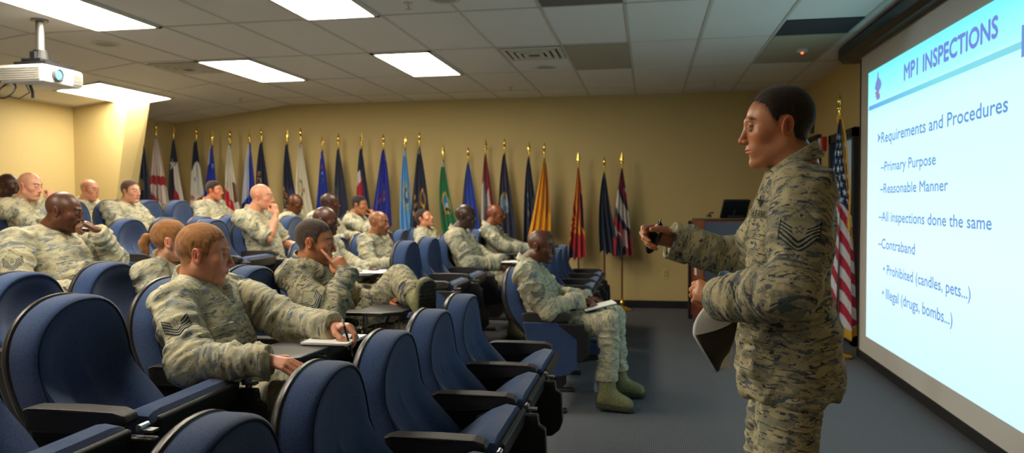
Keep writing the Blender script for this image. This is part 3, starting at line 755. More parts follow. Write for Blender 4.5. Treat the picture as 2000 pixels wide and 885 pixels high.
FL = [
 ('navy state flag half hidden behind the yellow pilaster', -6.75, 9.19, 2.50, 1.08, 0, [('bg', NAVY), ('disc', .4, .55, .05, .07, '#8a7a4a')]),
 ('white state flag with red bars at the far left corner', -6.75, 9.49, 2.56, 1.05, .1, [('bg', '#cfc0b8'), ('rect', 0, .50, 1, .62, RED), ('poly', [(0, .74), (.45, .80), (.1, 1.0), (0, 1)], RED), ('poly', [(.0, .70), (1, .92), (1, .94), (0, .72)], '#9a8a80')]),
 ('red, white and navy flag with a big white star in the room corner', -6.72, 9.84, 2.56, 1.06, .1, [('bg', NAVY), ('poly', [(.5, .36), (1, .28), (1, 1), (.75, 1), (.5, .6)], WH), ('star', .38, .33, .085, WH), ('poly', [(.35, .66), (.6, .70), (1, .96), (1, 1.01), (.3, 1.01)], RED)]),
 ('navy, white and red striped state flag fourth from the left', -6.43, 9.95, 2.54, 1.07, .05, [('bg', '#1a2038'), ('poly', [(.25, .32), (.75, .24), (1, .36), (1, .72), (0, .72), (0, .45)], '#c6c4bc'), ('disc', .4, .50, .016, .03, '#3a4a78'), ('rect', 0, .72, 1, 1.01, WH), ('poly', [(.45, .78), (1, .70), (1, 1.01), (.4, 1.01)], RED), ('poly', [(0, .7), (.2, .72), (.35, .80), (.1, .78)], '#b06a60')]),
 ('bright blue state flag with a pale edge left of the bear flag', -6.18, 9.95, 2.47, 1.0, -.05, [('bg', ROY), ('poly', [(0, 0), (.4, 0), (.22, .2), (0, .3)], '#c2c6d2'), ('ring', .7, .28, .022, .03, .35, '#9fb2d8'), ('disc', .6, .93, .04, .04, '#8a7a3a')]),
 ('white flag with a brown bear and a red lower band', -5.90, 9.95, 2.48, 1.18, .25, [('bg', '#ccc6b8'), ('poly', [(.55, .46), (.72, .43), (.95, .47), (1, .60), (.95, .72), (.8, .66), (.7, .68), (.62, .58)], '#6a4a36'), ('text', 'CALI', .12, .45, .006, 1, '#8a867a'), ('poly', [(0, .52), (.45, .66), (.62, .78), (.66, 1.01), (.3, .96), (0, .66)], '#b8232e'), ('star', .3, .72, .03, '#e0b0a8')]),
 ('white and bright blue state flag behind the bald man in short sleeves', -5.59, 9.95, 2.49, 1.05, 0, [('bg', ROY), ('poly', [(0, 0), (.7, 0), (.5, .3), (.42, .7), (0, .8)], '#c5cad6'), ('rect', 0, .8, 1, 1, '#232c58')]),
 ('navy flag with gold letters running down it', -5.35, 9.84, 2.49, 1.1, .15, [('bg', '#1a2240'), ('disc', .3, .385, .022, .028, GOLD), ('disc', .3, .385, .010, .014, '#1a2240'), ('text', 'OREGON', .10, .44, .0125, 1, GOLD)]),
 ('navy flag with gold letters slanting across its lower left', -5.02, 9.95, 2.47, 1.12, .28, [('bg', '#1b233c'), ('disc', .75, .60, .05, .07, '#3a4a80'), ('disc', .8, .62, .018, .04, '#b0603a'), ('text', 'KANSAS', .04, .56, .0085, 1, .013, GOLD)]),
 ('white flag with a green wreath and a red ribbon', -4.76, 9.84, 2.47, 1.08, .2, [('bg', '#cdc6b2'), ('ring', .45, .56, .042, .12, .45, '#6a7a4a'), ('disc', .45, .56, .018, .05, GOLD), ('disc', .68, .60, .018, .045, '#b03a2a'), ('poly', [(0, .93), (1, .96), (1, 1.01), (0, 1.01)], '#1c2440'), ('rect', .3, 0, .7, .05, '#2a3150')]),
 ('bright blue flag with small red, white and green marks near its top', -4.49, 9.95, 2.37, 1.08, 0, [('bg', '#1f36a0'), ('disc', .5, .20, .016, .022, '#c4522e'), ('star', .55, .28, .026, '#b9c4e0'), ('ring', .5, .38, .03, .03, .5, '#3f8a5a'), ('rect', 0, 0, .4, .1, '#aab0c8')]),
 ('dull slate-navy flag right of the bright blue flag', -4.25, 9.95, 2.39, 1.1, .1, [('bg', '#2a3148'), ('poly', [(0, .45), (.45, .5), (.5, .75), (0, .8)], '#474b58'), ('disc', .12, .66, .014, .02, '#77787c')]),
 ('red and navy flag with a white patch and a round seal', -3.91, 9.95, 2.39, 1.08, .1, [('bg', '#20284a'), ('poly', [(0, .42), (.5, .36), (.55, .9), (.4, 1.01), (0, 1.01)], '#b5283a'), ('poly', [(.05, .30), (.35, .26), (.45, .40), (.05, .48)], '#cfc8c4'), ('disc', .42, .83, .035, .05, '#9fb0c4'), ('rect', .3, .92, 1, 1.01, '#20284a')]),
 ('deep blue flag with red and gold marks in its middle', -3.59, 9.95, 2.37, 1.08, -.08, [('bg', '#23309c'), ('disc', .55, .46, .03, .04, '#5060a8'), ('disc', .6, .55, .022, .04, '#b0503a'), ('disc', .3, .64, .03, .03, '#a8402e'), ('rect', .4, .2, .55, .9, '#1c2884'), ('disc', .62, .63, .012, .03, '#c0a040')]),
 ('light sky blue flag with a gold-rimmed round seal', -3.28, 9.95, 2.37, 1.15, .12, [('bg', '#5f9fd6'), ('rect', .2, 0, .8, .08, '#c0ccd6'), ('ring', .55, .55, .082, .17, .78, '#b0a858'), ('ring', .55, .55, .062, .13, .72, '#c4b860'), ('disc', .62, .55, .040, .09, '#3d5f9c'), ('disc', .6, .54, .018, .04, '#a8bcd0')]),
 ('navy flag with a broken gold emblem right of the sky blue flag', -3.04, 9.84, 2.38, 1.1, .05, [('bg', '#1c2440'), ('rect', .3, 0, .6, .07, '#b8b4ac'), ('ring', .7, .62, .05, .12, .45, GOLD), ('disc', .16, .60, .02, .03, GOLD), ('disc', .22, .70, .022, .035, GOLD), ('disc', .14, .80, .02, .03, GOLD), ('rect', .36, .2, .44, 1, '#131a30')]),
 ('green flag with a gold-ringed portrait seal', -2.74, 9.95, 2.20, 1.02, .3, [('bg', '#147548'), ('rect', .1, 0, .9, .07, '#c2c8c0'), ('disc', .58, .55, .090, .15, '#c8a83c'), ('disc', .58, .55, .064, .108, '#2f88b8'), ('disc', .62, .60, .04, .055, '#c0c4c4'), ('poly', [(.38, .62), (.85, .60), (.8, .655), (.45, .655)], '#26303a'), ('ring', .58, .55, .094, .157, .92, '#123a2a')]),
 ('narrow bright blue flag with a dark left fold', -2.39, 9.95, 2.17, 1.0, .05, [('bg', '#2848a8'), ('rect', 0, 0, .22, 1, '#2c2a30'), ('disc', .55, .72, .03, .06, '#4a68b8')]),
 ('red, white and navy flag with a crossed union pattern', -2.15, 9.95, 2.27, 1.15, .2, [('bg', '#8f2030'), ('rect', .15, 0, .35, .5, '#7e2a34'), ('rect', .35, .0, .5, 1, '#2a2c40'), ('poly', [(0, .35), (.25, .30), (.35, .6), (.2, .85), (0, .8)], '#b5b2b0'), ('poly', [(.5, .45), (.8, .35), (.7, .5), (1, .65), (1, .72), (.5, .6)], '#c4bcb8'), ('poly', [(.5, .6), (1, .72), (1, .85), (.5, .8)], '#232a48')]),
 ('navy flag with a pale blue seal under a gold arc', -1.89, 9.95, 2.28, 1.12, .08, [('bg', '#1e2642'), ('disc', .42, .58, .075, .135, '#b8a050'), ('disc', .42, .59, .062, .112, '#5a88b8'), ('disc', .5, .58, .025, .05, '#a8b4b8')]),
 ('navy flag with faint grey markings left of the yellow flag', -1.56, 9.95, 2.23, 1.18, .1, [('bg', '#1e2744'), ('disc', .35, .42, .02, .03, '#6a7488'), ('disc', .4, .52, .016, .03, '#5f687c'), ('disc', .38, .62, .022, .04, '#6a7488'), ('disc', .8, .5, .02, .07, '#59627a'), ('disc', .7, .66, .02, .04, '#59627a')]),
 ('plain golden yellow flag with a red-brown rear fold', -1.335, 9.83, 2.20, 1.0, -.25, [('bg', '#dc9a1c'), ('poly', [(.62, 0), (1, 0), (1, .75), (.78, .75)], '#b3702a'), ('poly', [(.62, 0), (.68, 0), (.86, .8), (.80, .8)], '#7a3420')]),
 ('red and yellow sunburst flag with navy lower part', -.90, 9.95, 2.07, 1.18, -.05, [('bg', '#a31f28'), ('rays', .62, .60, 22, .78, '#d88f28'), ('poly', [(.72, .25), (1, .30), (1, .7), (.86, .66)], '#1c2440'), ('poly', [(.3, .04), (.55, .02), (.55, .3), (.35, .35)], '#d08a2c'), ('poly', [(.0, .80), (.35, .92), (.3, 1.01), (0, 1.01)], '#202848'), ('poly', [(.1, .7), (.75, .74), (.7, .9), (.2, .88)], '#a31f28')]),
 ('plain dark navy flag between the sunburst and the striped flag', -.56, 9.95, 2.01, 1.06, .2, [('bg', '#1d2840'), ('rect', .35, 0, .65, .06, '#8a8a8a')]),
 ('red, white and navy diagonally striped flag, last on the right', -.33, 9.95, 2.06, 1.13, 0, [('bg', '#9c2030'), ('stripes', 0, .14, 1, .98, 6.5, -.30, '#222a48'), ('stripes', 0, .22, 1, .98, 3.6, -.35, '#c0b8b4'), ('rect', 0, .76, 1, 1, '#8a1f2c'), ('poly', [(.3, .8), (.6, .84), (.7, 1.01), (.3, 1.01)], '#2a2c44'), ('rect', .55, .70, .8, .9, '#b8a0a0'), ('rect', .15, 0, .8, .12, '#2a2030')]),
]
for i, (lab, x, y, zt, L_, pt, cm) in enumerate(FL):
    rz = math.radians(72) if x < -6.7 and y < 9.7 else (math.radians(45) if x < -6.7 else 0)
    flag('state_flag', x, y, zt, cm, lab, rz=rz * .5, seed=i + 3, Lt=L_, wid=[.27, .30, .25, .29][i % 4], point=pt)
# national flag by the screen
usf = [('bg', '#d2c8c6'), ('stripes', 0, .36, 1, .95, 11, -.42, '#b01f34'), ('poly', [(0, 0), (1, 0), (1, .44), (0, .30)], '#1b2140')]
for k in range(9):
    for j in range(4): usf.append(('star', .12 + .24 * j + (.12 if k % 2 else 0), .08 + .036 * k, .017, '#d8d8dc'))
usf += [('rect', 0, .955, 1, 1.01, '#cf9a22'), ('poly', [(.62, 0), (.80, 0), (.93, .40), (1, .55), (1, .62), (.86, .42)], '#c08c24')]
r = flag('national_flag', 1.70, 7.22, 2.38, usf, 'stars and stripes flag with gold fringe on a brass stand beside the screen', seed=4, group=None, Lt=1.98, wid=.40, point=-.05, gap=.06, folds=2.6, depth=.03, nu=90, nv=260)
m = MB(); H = 2.38 - .17
m.tube([(.01, -.03, H - .04), (.03, -.075, H - .2), (.05, -.085, H - .45), (.075, -.08, H - .75), (.07, -.075, H - .95)], .008); m.cyl((.07, -.075, H - .95), (.07, -.075, H - 1.06), .018, .010)
m.lathe([(0, H - .10), (.028, H - .10), (.032, H - .05), (.022, H - .02), (0, H - .02)], n=14)
m.build('gold_cord', new_mat('gold_cord', srgb('#c8902a'), .6), r, True)
# ------------------------------------------------------------------ implicit surfaces meshed with surface nets
def nets(fn, lo, hi, h):
    lo = np.array(lo, float); hi = np.array(hi, float)
    n = np.maximum(4, np.ceil((hi - lo) / h).astype(int) + 1)
    ax = [(lo[i] + h * np.arange(n[i])).astype(np.float32) for i in range(3)]
    G = np.meshgrid(*ax, indexing='ij', copy=False); P = np.stack(G, -1)
    F = fn(P)
    s = F < 0
    c = [s[i:n[0] - 1 + i, j:n[1] - 1 + j, k:n[2] - 1 + k] for i in (0, 1) for j in (0, 1) for k in (0, 1)]
    tot = sum(a.astype(np.int8) for a in c); act = (tot > 0) & (tot < 8)
    idx = np.argwhere(act); ids = -np.ones(act.shape, np.int32); ids[act] = np.arange(len(idx))
    acc = np.zeros((len(idx), 3)); cnt = np.zeros(len(idx))
    corners = [(i, j, k) for i in (0, 1) for j in (0, 1) for k in (0, 1)]
    for a in corners:
        for d in range(3):
            if a[d]: continue
            b = list(a); b[d] = 1
            ia = idx + a; ib = idx + b
            fa = F[ia[:, 0], ia[:, 1], ia[:, 2]]; fb = F[ib[:, 0], ib[:, 1], ib[:, 2]]
            m = (fa < 0) != (fb < 0); t = np.where(m, fa / np.where(m, fa - fb, 1), 0)
            p = ia.astype(float); p[:, d] += t
            acc[m] += p[m]; cnt[m] += 1
    V = lo + h * acc / cnt[:, None]
    Q = []
    for d in range(3):
        o = [x for x in range(3) if x != d]
        sl0 = [slice(1, n[x] - 1) for x in range(3)]; sl1 = list(sl0); sl0[d] = slice(0, n[d] - 1); sl1[d] = slice(1, n[d])
        A = s[tuple(sl0)]; B = s[tuple(sl1)]; e = np.argwhere(A != B)
        if not len(e): continue
        inside = A[e[:, 0], e[:, 1], e[:, 2]]
        e = e + np.array([0 if x == d else 1 for x in range(3)])
        def cell(du, dv):
            q = e.copy(); q[:, o[0]] -= du; q[:, o[1]] -= dv; return ids[q[:, 0], q[:, 1], q[:, 2]]
        quad = np.stack([cell(1, 1), cell(0, 1), cell(0, 0), cell(1, 0)], 1)
        flip = inside if d != 1 else ~inside
        quad[~flip] = quad[~flip][:, ::-1]
        Q.append(quad)
    Q = np.concatenate(Q); Q = Q[(Q >= 0).all(1)]
    return V, Q
def smin(a, b, k):
    if k <= 0: return np.minimum(a, b)
    h = np.clip(.5 + .5 * (b - a) / k, 0, 1); return b * (1 - h) + a * h - k * h * (1 - h)
def smax(a, b, k): return -smin(-a, -b, k)
def ell(P, c, r):
    c = np.array(c, np.float32); r = np.array(r, np.float32); q = P - c
    k0 = np.sqrt(((q / r) ** 2).sum(-1)) + 1e-9; k1 = np.sqrt(((q / (r * r)) ** 2).sum(-1)) + 1e-9
    return k0 * (k0 - 1) / k1
def cap(P, a, b, ra, rb=None, flat=None, ends=None):
    rb = ra if rb is None else rb
    a = np.array(a, np.float32); b = np.array(b, np.float32); ab = b - a; L2 = float(ab @ ab) + 1e-9
    q = P - a
    if flat is not None:
        n, k = flat; n = np.array(n, np.float32); n = n / np.linalg.norm(n)
        q = q + (k - 1) * (q @ n)[..., None] * n
    t = np.clip((q @ ab) / L2, 0, 1)
    d = np.sqrt(((q - t[..., None] * ab) ** 2).sum(-1)) - (ra + (rb - ra) * t)
    return d
def sph(P, c, r): return np.sqrt(((P - np.array(c, np.float32)) ** 2).sum(-1)) - r
def hashn(ix, iy, iz, s):
    h = (ix * 374761393 + iy * 668265263 + iz * 2147483647 + s * 974634777) & 0xffffffff
    h = ((h ^ (h >> 13)) * 1274126177) & 0xffffffff; h = h ^ (h >> 16)
    return (h & 0xffff) / 65535.0
def vnoise(P, s=0):
    P = np.asarray(P, float); i = np.floor(P).astype(np.int64); f = P - i; f = f * f * (3 - 2 * f); r = 0
    for a in (0, 1):
        for b in (0, 1):
            for c in (0, 1):
                w = (f[..., 0] if a else 1 - f[..., 0]) * (f[..., 1] if b else 1 - f[..., 1]) * (f[..., 2] if c else 1 - f[..., 2])
                r = r + w * hashn(i[..., 0] + a, i[..., 1] + b, i[..., 2] + c, s)
    return r
def normals(V, Q):
    a, b, c, d = (V[Q[:, i]] for i in range(4)); fn = np.cross(c - a, d - b); N = np.zeros_like(V)
    for i in range(4): np.add.at(N, Q[:, i], fn)
    return N / (np.linalg.norm(N, axis=1)[:, None] + 1e-12)
def relax(V, Q, it=1, lam=.5):
    for _ in range(it):
        S = np.zeros_like(V); n = np.zeros(len(V))
        for i in range(4):
            j = (i + 1) % 4; np.add.at(S, Q[:, i], V[Q[:, j]]); np.add.at(S, Q[:, j], V[Q[:, i]]); np.add.at(n, Q[:, i], 1); np.add.at(n, Q[:, j], 1)
        V = V * (1 - lam) + lam * S / np.maximum(n, 1)[:, None]
    return V
def frame(x, up):
    x = np.array(x, float); x /= np.linalg.norm(x); up = np.array(up, float)
    z = up - x * (up @ x); z /= np.linalg.norm(z); y = np.cross(z, x); return np.stack([x, y, z], 1)
def Rz(a): c, s = math.cos(a), math.sin(a); return np.array([[c, -s, 0], [s, c, 0], [0, 0, 1.]])
def Ry(a): c, s = math.cos(a), math.sin(a); return np.array([[c, 0, s], [0, 1, 0], [-s, 0, c]])
def Rx(a): c, s = math.cos(a), math.sin(a); return np.array([[1, 0, 0], [0, c, -s], [0, s, c]])

# ------------------------------------------------------------------ head
EYE = (.0790, .0310, .0095)
def head_fn(nb, jaw=1.0, nose=1.0, full=0.0, fem=False):
    """local: x to the face, y left, z up, origin between the ears; nb = neck base in this frame"""
    def f(P):
        d = ell(P, (-.016, 0, .040), (.097, .0755, .086))
        d = smin(d, ell(P, (.020, 0, .030), (.066, .066, .066)), .02)
        d = smin(d, ell(P, (.030, 0, -.034), (.060, (.056 + full * .006) * jaw, .076)), .03)
        for s in (1, -1):
            d = smin(d, cap(P, (-.012, s * (.048 + full * .006) * jaw, -.048), (.060, s * .016, -.098), .018 + full * .006, .014), .028)
            d = smin(d, sph(P, (.055, s * .043, -.014), .019 + full * .003), .022)
        d = smin(d, ell(P, (.072, 0, -.099), (.017, .019, .014)), .018)
        d = smin(d, ell(P, (.068, 0, -.058), (.025, .036, .026)), .018)
        d = smin(d, cap(P, (.080, .030, .031), (.083, 0, .030), .0105), .012)
        d = smin(d, cap(P, (.080, -.030, .031), (.083, 0, .030), .0105), .012)
        for s in (1, -1):
            d = smax(d, -sph(P, (.1035, s * .0315, .0085), .0195), .012)
            d = smin(d, sph(P, (EYE[0], s * EYE[1], EYE[2]), .0122), .0015)
            lid = smax(sph(P, (EYE[0] + .0006, s * EYE[1], EYE[2]), .0138), (EYE[2] + .0022) - P[..., 2] - .25 * (P[..., 0] - EYE[0] - .006), .001)
            d = smin(d, lid, .003)
            lid = smax(sph(P, (EYE[0] + .0004, s * EYE[1], EYE[2]), .0134), P[..., 2] - (EYE[2] - .0052), .001)
            d = smin(d, lid, .003)
        d = smin(d, cap(P, (.086, 0, .022), (.105 + .006 * (nose - 1), 0, -.022), .0072, .0092 * nose), .010)
        d = smin(d, sph(P, (.1085 + .01 * (nose - 1), 0, -.0275), .0098 * nose), .006)
        for s in (1, -1):
            d = smin(d, ell(P, (.0965, s * .0125 * nose, -.0315), (.0115, .0068 * nose, .0075)), .005)
            d = smax(d, -sph(P, (.1015, s * .0078 * nose, -.0415), .0042), .003)
        # lips
        for s in (1, -1):
            d = smin(d, cap(P, (.0940, s * .005, -.0560), (.0815, s * .0255, -.0605), .0050, .0028), .005)
            d = smin(d, cap(P, (.0928, s * .004, -.0662), (.0815, s * .0245, -.0615), .0056, .0026), .005)
            d = smax(d, -cap(P, (.1000, 0, -.0609), (.0870, s * .0265, -.0608), .0016, .0012), .0022)
        d = smax(d, -cap(P, (.0985, -.012, -.0790), (.0985, .012, -.0790), .0075), .010)
        for s in (1, -1):
            R = (Rz(s * math.radians(22)) @ Rx(s * math.radians(-8))) @ Ry(math.radians(-14))
            q = (P - np.array((-.016, s * .0745, .002), np.float32)) @ R.astype(np.float32)
            e = ell(q, (0, s * .004, 0), (.0205, .0072, .0320))
            e = smax(e, -ell(q, (.000, s * .0125, .004), (.0148, .0098, .0250)), .0020); e = smin(e, cap(q, (-.004, s * .0055, -.006), (.000, s * .0065, .012), .0028), .002)
            e = smin(e, cap(q, (.009, s * .005, -.012), (.010, s * .006, .002), .0045), .004)
            d = smin(d, e, .006)
        nb_ = np.array(nb, float)
        rn = .052 if fem else .064 + full * .006
        d = smin(d, cap(P, (-.022, 0, -.045), tuple(nb_), rn - .004, rn + .006), .022)
        d = smin(d, cap(P, (.010, .022, -.075), tuple(nb_ + np.array([.035, .03, 0])), .018, .016), .020)
        d = smin(d, cap(P, (.010, -.022, -.075), tuple(nb_ + np.array([.035, -.03, 0])), .018, .016), .020)
        return d
    return f
HLX = [-.13, -.10, -.060, -.040, -.0365, -.033, .002, .006, .009, .024, .028, .040, .055, .068, .078, .090, .13]
HLZ = [-.060, -.060, -.055, -.045, -.020, .014, .020, .004, -.006, -.004, .026, .050, .058, .068, .080, .086, .086]
HLW = [-.060, -.060, -.055, -.045, -.020, .014, .020, .010, .008, .014, .036, .060, .074, .084, .082, .080, .080]
def hairline(V, style):
    """signed: >0 inside the hair region"""
    x, y, z = V[..., 0], V[..., 1], V[..., 2]
    zm = np.interp(x, HLX, HLW if style == 'widow' else HLZ)
    jag = .004 * np.sin(y * 420) * np.sin(x * 310 + 1)
    return (z - zm) * .8 + jag
def head_mesh(p):
    """-> V,Q,colour (head local, metres)"""
    h = min(.0037, p.get('h', .004)); nb = p['nb']
    f = head_fn(nb, p.get('jaw', 1), p.get('nose', 1), p.get('full', 0), p.get('fem', False))
    lo = np.minimum((-.125, -.10, -.13), np.array(nb) - .085); hi = np.maximum((.13, .10, .14), np.array(nb) + .085)
    V, Q = nets(f, lo, hi, h)
    tone = np.array(srgb(p['skin'])); C = np.tile(tone, (len(V), 1)); x, y, z = V.T; ay = np.abs(y)
    n1 = vnoise(V * 55, 3); C *= (.93 + .14 * n1)[:, None]
    # redder cheeks, nose and ears
    red = np.exp(-(((x - .06) / .03) ** 2 + ((ay - .045) / .02) ** 2 + ((z + .02) / .025) ** 2)) + np.exp(-(((x - .108) / .014) ** 2 + (y / .015) ** 2 + ((z + .03) / .015) ** 2)) + .8 * ((ay > .0745) & (((x + .016) / .022) ** 2 + ((z - .002) / .033) ** 2 < 1))
    red = np.clip(red, 0, .8)[:, None] * p.get('flush', .5)
    C = C * (1 - red) + red * C * np.array((1.12, .74, .68))
    bowl = ((ay > .0740) & (((x + .015) / .0125) ** 2 + ((z - .004) / .021) ** 2 < 1))[:, None]; C = np.where(bowl, C * np.array((.80, .62, .58)), C)  # inner ear is redder skin, also darkened in colour for the hollow's shade
    def blend(mask, col, k=1.0):
        nonlocal C
        mm = (np.clip(mask, 0, 1) * k)[:, None]; C = C * (1 - mm) + mm * np.array(col)
    soft = lambda v, w: np.clip(v / w + .5, 0, 1)
    # stubble / beard
    if p.get('beard', 0):
        b = soft(-.030 - z + .25 * (x - .05) * 0, .02) * soft(x - .012, .02) * soft(.135 + z, .02) * (1 - np.exp(-((y / .024) ** 2 + ((z + .061) / .009) ** 2)) * (x > .07))
        b *= 1 - .9 * np.exp(-((x - .1) / .02) ** 2 - ((z + .035) / .012) ** 2)
        blend(b, srgb(p.get('beardc', '#2a211c')), p['beard'])
    # brows
    arch = .0315 + .006 * (1 - ((ay - .032) / .020) ** 2)
    br = soft(.0042 - np.abs(z - arch) + .0012 * (ay < .03), .0025) * soft(.019 - np.abs(ay - .032), .005) * (x > .055)
    blend(br, srgb(p.get('brow', '#2a1c12')), p.get('browk', .85))
    # lips
    lp = soft(.0084 - .010 * (ay / .026) ** 2 - np.abs(z + .0610), .003) * soft(.0260 - ay, .004) * soft(x - .078, .004)
    blend(lp, tone * np.array(p.get('lip', (.95, .55, .5))), .8)
    ml = soft(.0016 - np.abs(z + .0607), .0016) * soft(.0265 - ay, .003) * soft(x - .076, .004); blend(ml, tone * np.array((.30, .16, .14)), .85)  # shade of the crease between the lips, painted as a dark line
    # nostrils
    blend(soft(.0055 - np.sqrt((x - .1012) ** 2 + (ay - .0078) ** 2 + (z + .0395) ** 2), .002), tone * .25, .8)
    # eyes
    for s in (1, -1):
        ex, ey, ez = EYE; dd = np.sqrt((x - ex) ** 2 + (y - s * ey) ** 2 + (z - ez) ** 2)
        openz = (z < ez + .0044 - 9 * np.maximum(0, ay - ey - .006) ** 1.3) & (z > ez - .0050) & (x > ex + .0050)
        eb = (dd < .01325) & openz
        blend(eb.astype(float), srgb('#b0a698'), .85)
        gx = p.get('gaze', 0.0); iy = s * ey + .0122 * math.sin(gx)
        di = np.sqrt((y - iy) ** 2 + (z - ez + p.get('gazez', 0)) ** 2)
        blend(eb & (di < .0066), srgb(p.get('iris', '#4a3020')), .95); blend(eb & (di < .0026), (.003, .003, .003), 1)
        lash = soft(.0016 - np.abs(z - (ez + .0049)), .0016) * (x > ex - .002) * (np.abs(y - s * ey) < .0145) * (dd < .0150)
        blend(lash, srgb('#1c120d'), .8)
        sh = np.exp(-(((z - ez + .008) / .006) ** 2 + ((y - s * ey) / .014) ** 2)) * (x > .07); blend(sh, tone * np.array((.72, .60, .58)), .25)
    hs = p.get('hair')
    if hs and hs != 'bald':
        g = hairline(V, p.get('line', 'std')); ear = ((ay > .0725) & (((x + .016) / .023) ** 2 + ((z - .002) / .034) ** 2 < 1)).astype(float)
        k = soft(g - .004, .022) * (1 - ear); blend(k, srgb(p['hairc']), .88)
    elif hs == 'bald' and p.get('shadow', .3):
        g = hairline(V, 'std'); ear = ((ay > .0725) & (((x + .016) / .023) ** 2 + ((z - .002) / .034) ** 2 < 1)).astype(float)
        blend(soft(g, .02) * (1 - ear), srgb(p.get('hairc', '#2a1d16')), p.get('shadow', .3))
    return f, V, Q, C
def hair_mesh(p, f):
    h = max(.0028, min(.0042, p.get('h', .004))); th = p.get('hairt', .005); topk = p.get('hairtop', .004)
    def g(P):
        d = f(P)
        hl = hairline(P, p.get('line', 'std'))
        x, y, z = P[..., 0], P[..., 1], P[..., 2]
        t = np.clip((z - .03) / .09, 0, 1)
        thick = .0004 + th * np.clip((hl - .012) / .05, 0, 1) + topk * t * np.clip((hl - .008) / .03, 0, 1)
        ear = np.sqrt(((x + .016) / .023) ** 2 + ((z - .002) / .034) ** 2) - 1
        d = smax(d - thick, -hl * .6 + .0006 + .010 * (vnoise(P * 160, 4) - .5) if False else -(hl - .009) * .45, .0012)
        d = np.where(np.abs(y) > .070, smax(d, -ear * .02, .002), d)
        return d
    V, Q = nets(g, (-.135, -.10, -.09), (.12, .10, .155), h)
    N = normals(V, Q); V = V + N * ((vnoise(V * 260, 5) - .5) * .0016 + (vnoise(V * 90, 6) - .5) * .0006)[:, None]
    c = np.array(srgb(p['hairc'])); c2 = np.array(srgb(p.get('hairc2', p['hairc']))); w = vnoise(V * np.array((60, 200, 60)), 8)[:, None]
    return V, Q, c * (1 - w) + c2 * w

# ------------------------------------------------------------------ hands  (local: x to the fingertips, y thumb side, z back of the hand)
FL_ = [(.046, .027, .022), (.051, .031, .023), (.047, .029, .023), (.036, .021, .020)]
HANDS = {
 'relaxed': ([(.35, .45, .25), (.40, .5, .3), (.45, .55, .3), (.5, .6, .35)], (.55, -.35, .25)),
 'flat': ([(.12, .2, .1)] * 4, (.5, -.3, .2)),
 'fist': ([(1.35, 1.5, .8), (1.4, 1.55, .8), (1.4, 1.55, .8), (1.45, 1.55, .8)], (-.25, -.9, .5)),
 'loosefist': ([(.95, 1.2, .6), (1.05, 1.25, .6), (1.15, 1.3, .6), (1.2, 1.35, .6)], (.15, -.7, .4)),
 'pen': ([(.75, .75, .35), (.95, .95, .5), (1.1, 1.1, .6), (1.2, 1.2, .6)], (.15, -.75, .25)),
 'grip': ([(.85, 1.05, .5), (.95, 1.1, .5), (1.0, 1.15, .5), (1.05, 1.15, .5)], (.1, -.75, .35)),
 'point': ([(.05, .25, .15), (1.15, 1.35, .7), (1.3, 1.4, .7), (1.35, 1.4, .7)], (.1, -.75, .4)),
}
def hand_pts(pose, side):
    """joint chains in hand space; side=+1 when the thumb is at +y"""
    curls, th = HANDS[pose]; ch = []
    for i, (L, cu) in enumerate(zip(FL_, curls)):
        y = (.027 - .0175 * i) * side; x = .088 - (.0, -.003, .002, .010)[i]
        p = np.array((x, y, .000 - .0015 * abs(i - 1.3))); a = 0; sp = (.10 - .07 * i) * side * (1 - min(1, cu[0]))
        pts = [np.array((x - .055, y * .75, 0)), p]
        for l, c in zip(L, cu):
            a += c; p = p + l * np.array((math.cos(a) * math.cos(sp), math.cos(a) * math.sin(sp) if a < PI / 2 else 0, -math.sin(a))); pts.append(p)
        ch.append((pts, (.0105, .0098, .0090, .0084, .0074) if i < 3 else (.0095, .0086, .0078, .0074, .0066)))
    o, z1, c1 = th
    b = np.array((.022, .022 * side, -.006)); d1 = np.array((.75 - .35 * abs(z1), (.45 + o) * side * .8, z1 * .75)); d1 /= np.linalg.norm(d1)
    p1 = b + d1 * .046; d2 = d1 + np.array((.55, -.35 * side * (1 + c1), -.10)); d2 /= np.linalg.norm(d2); p2 = p1 + d2 * .034
    d3 = d2 + np.array((.25, -.35 * side, -.05)); d3 /= np.linalg.norm(d3); p3 = p2 + d3 * .026
    ch.append(([b, p1, p2, p3], (.015, .0122, .0108, .0088)))
    return ch
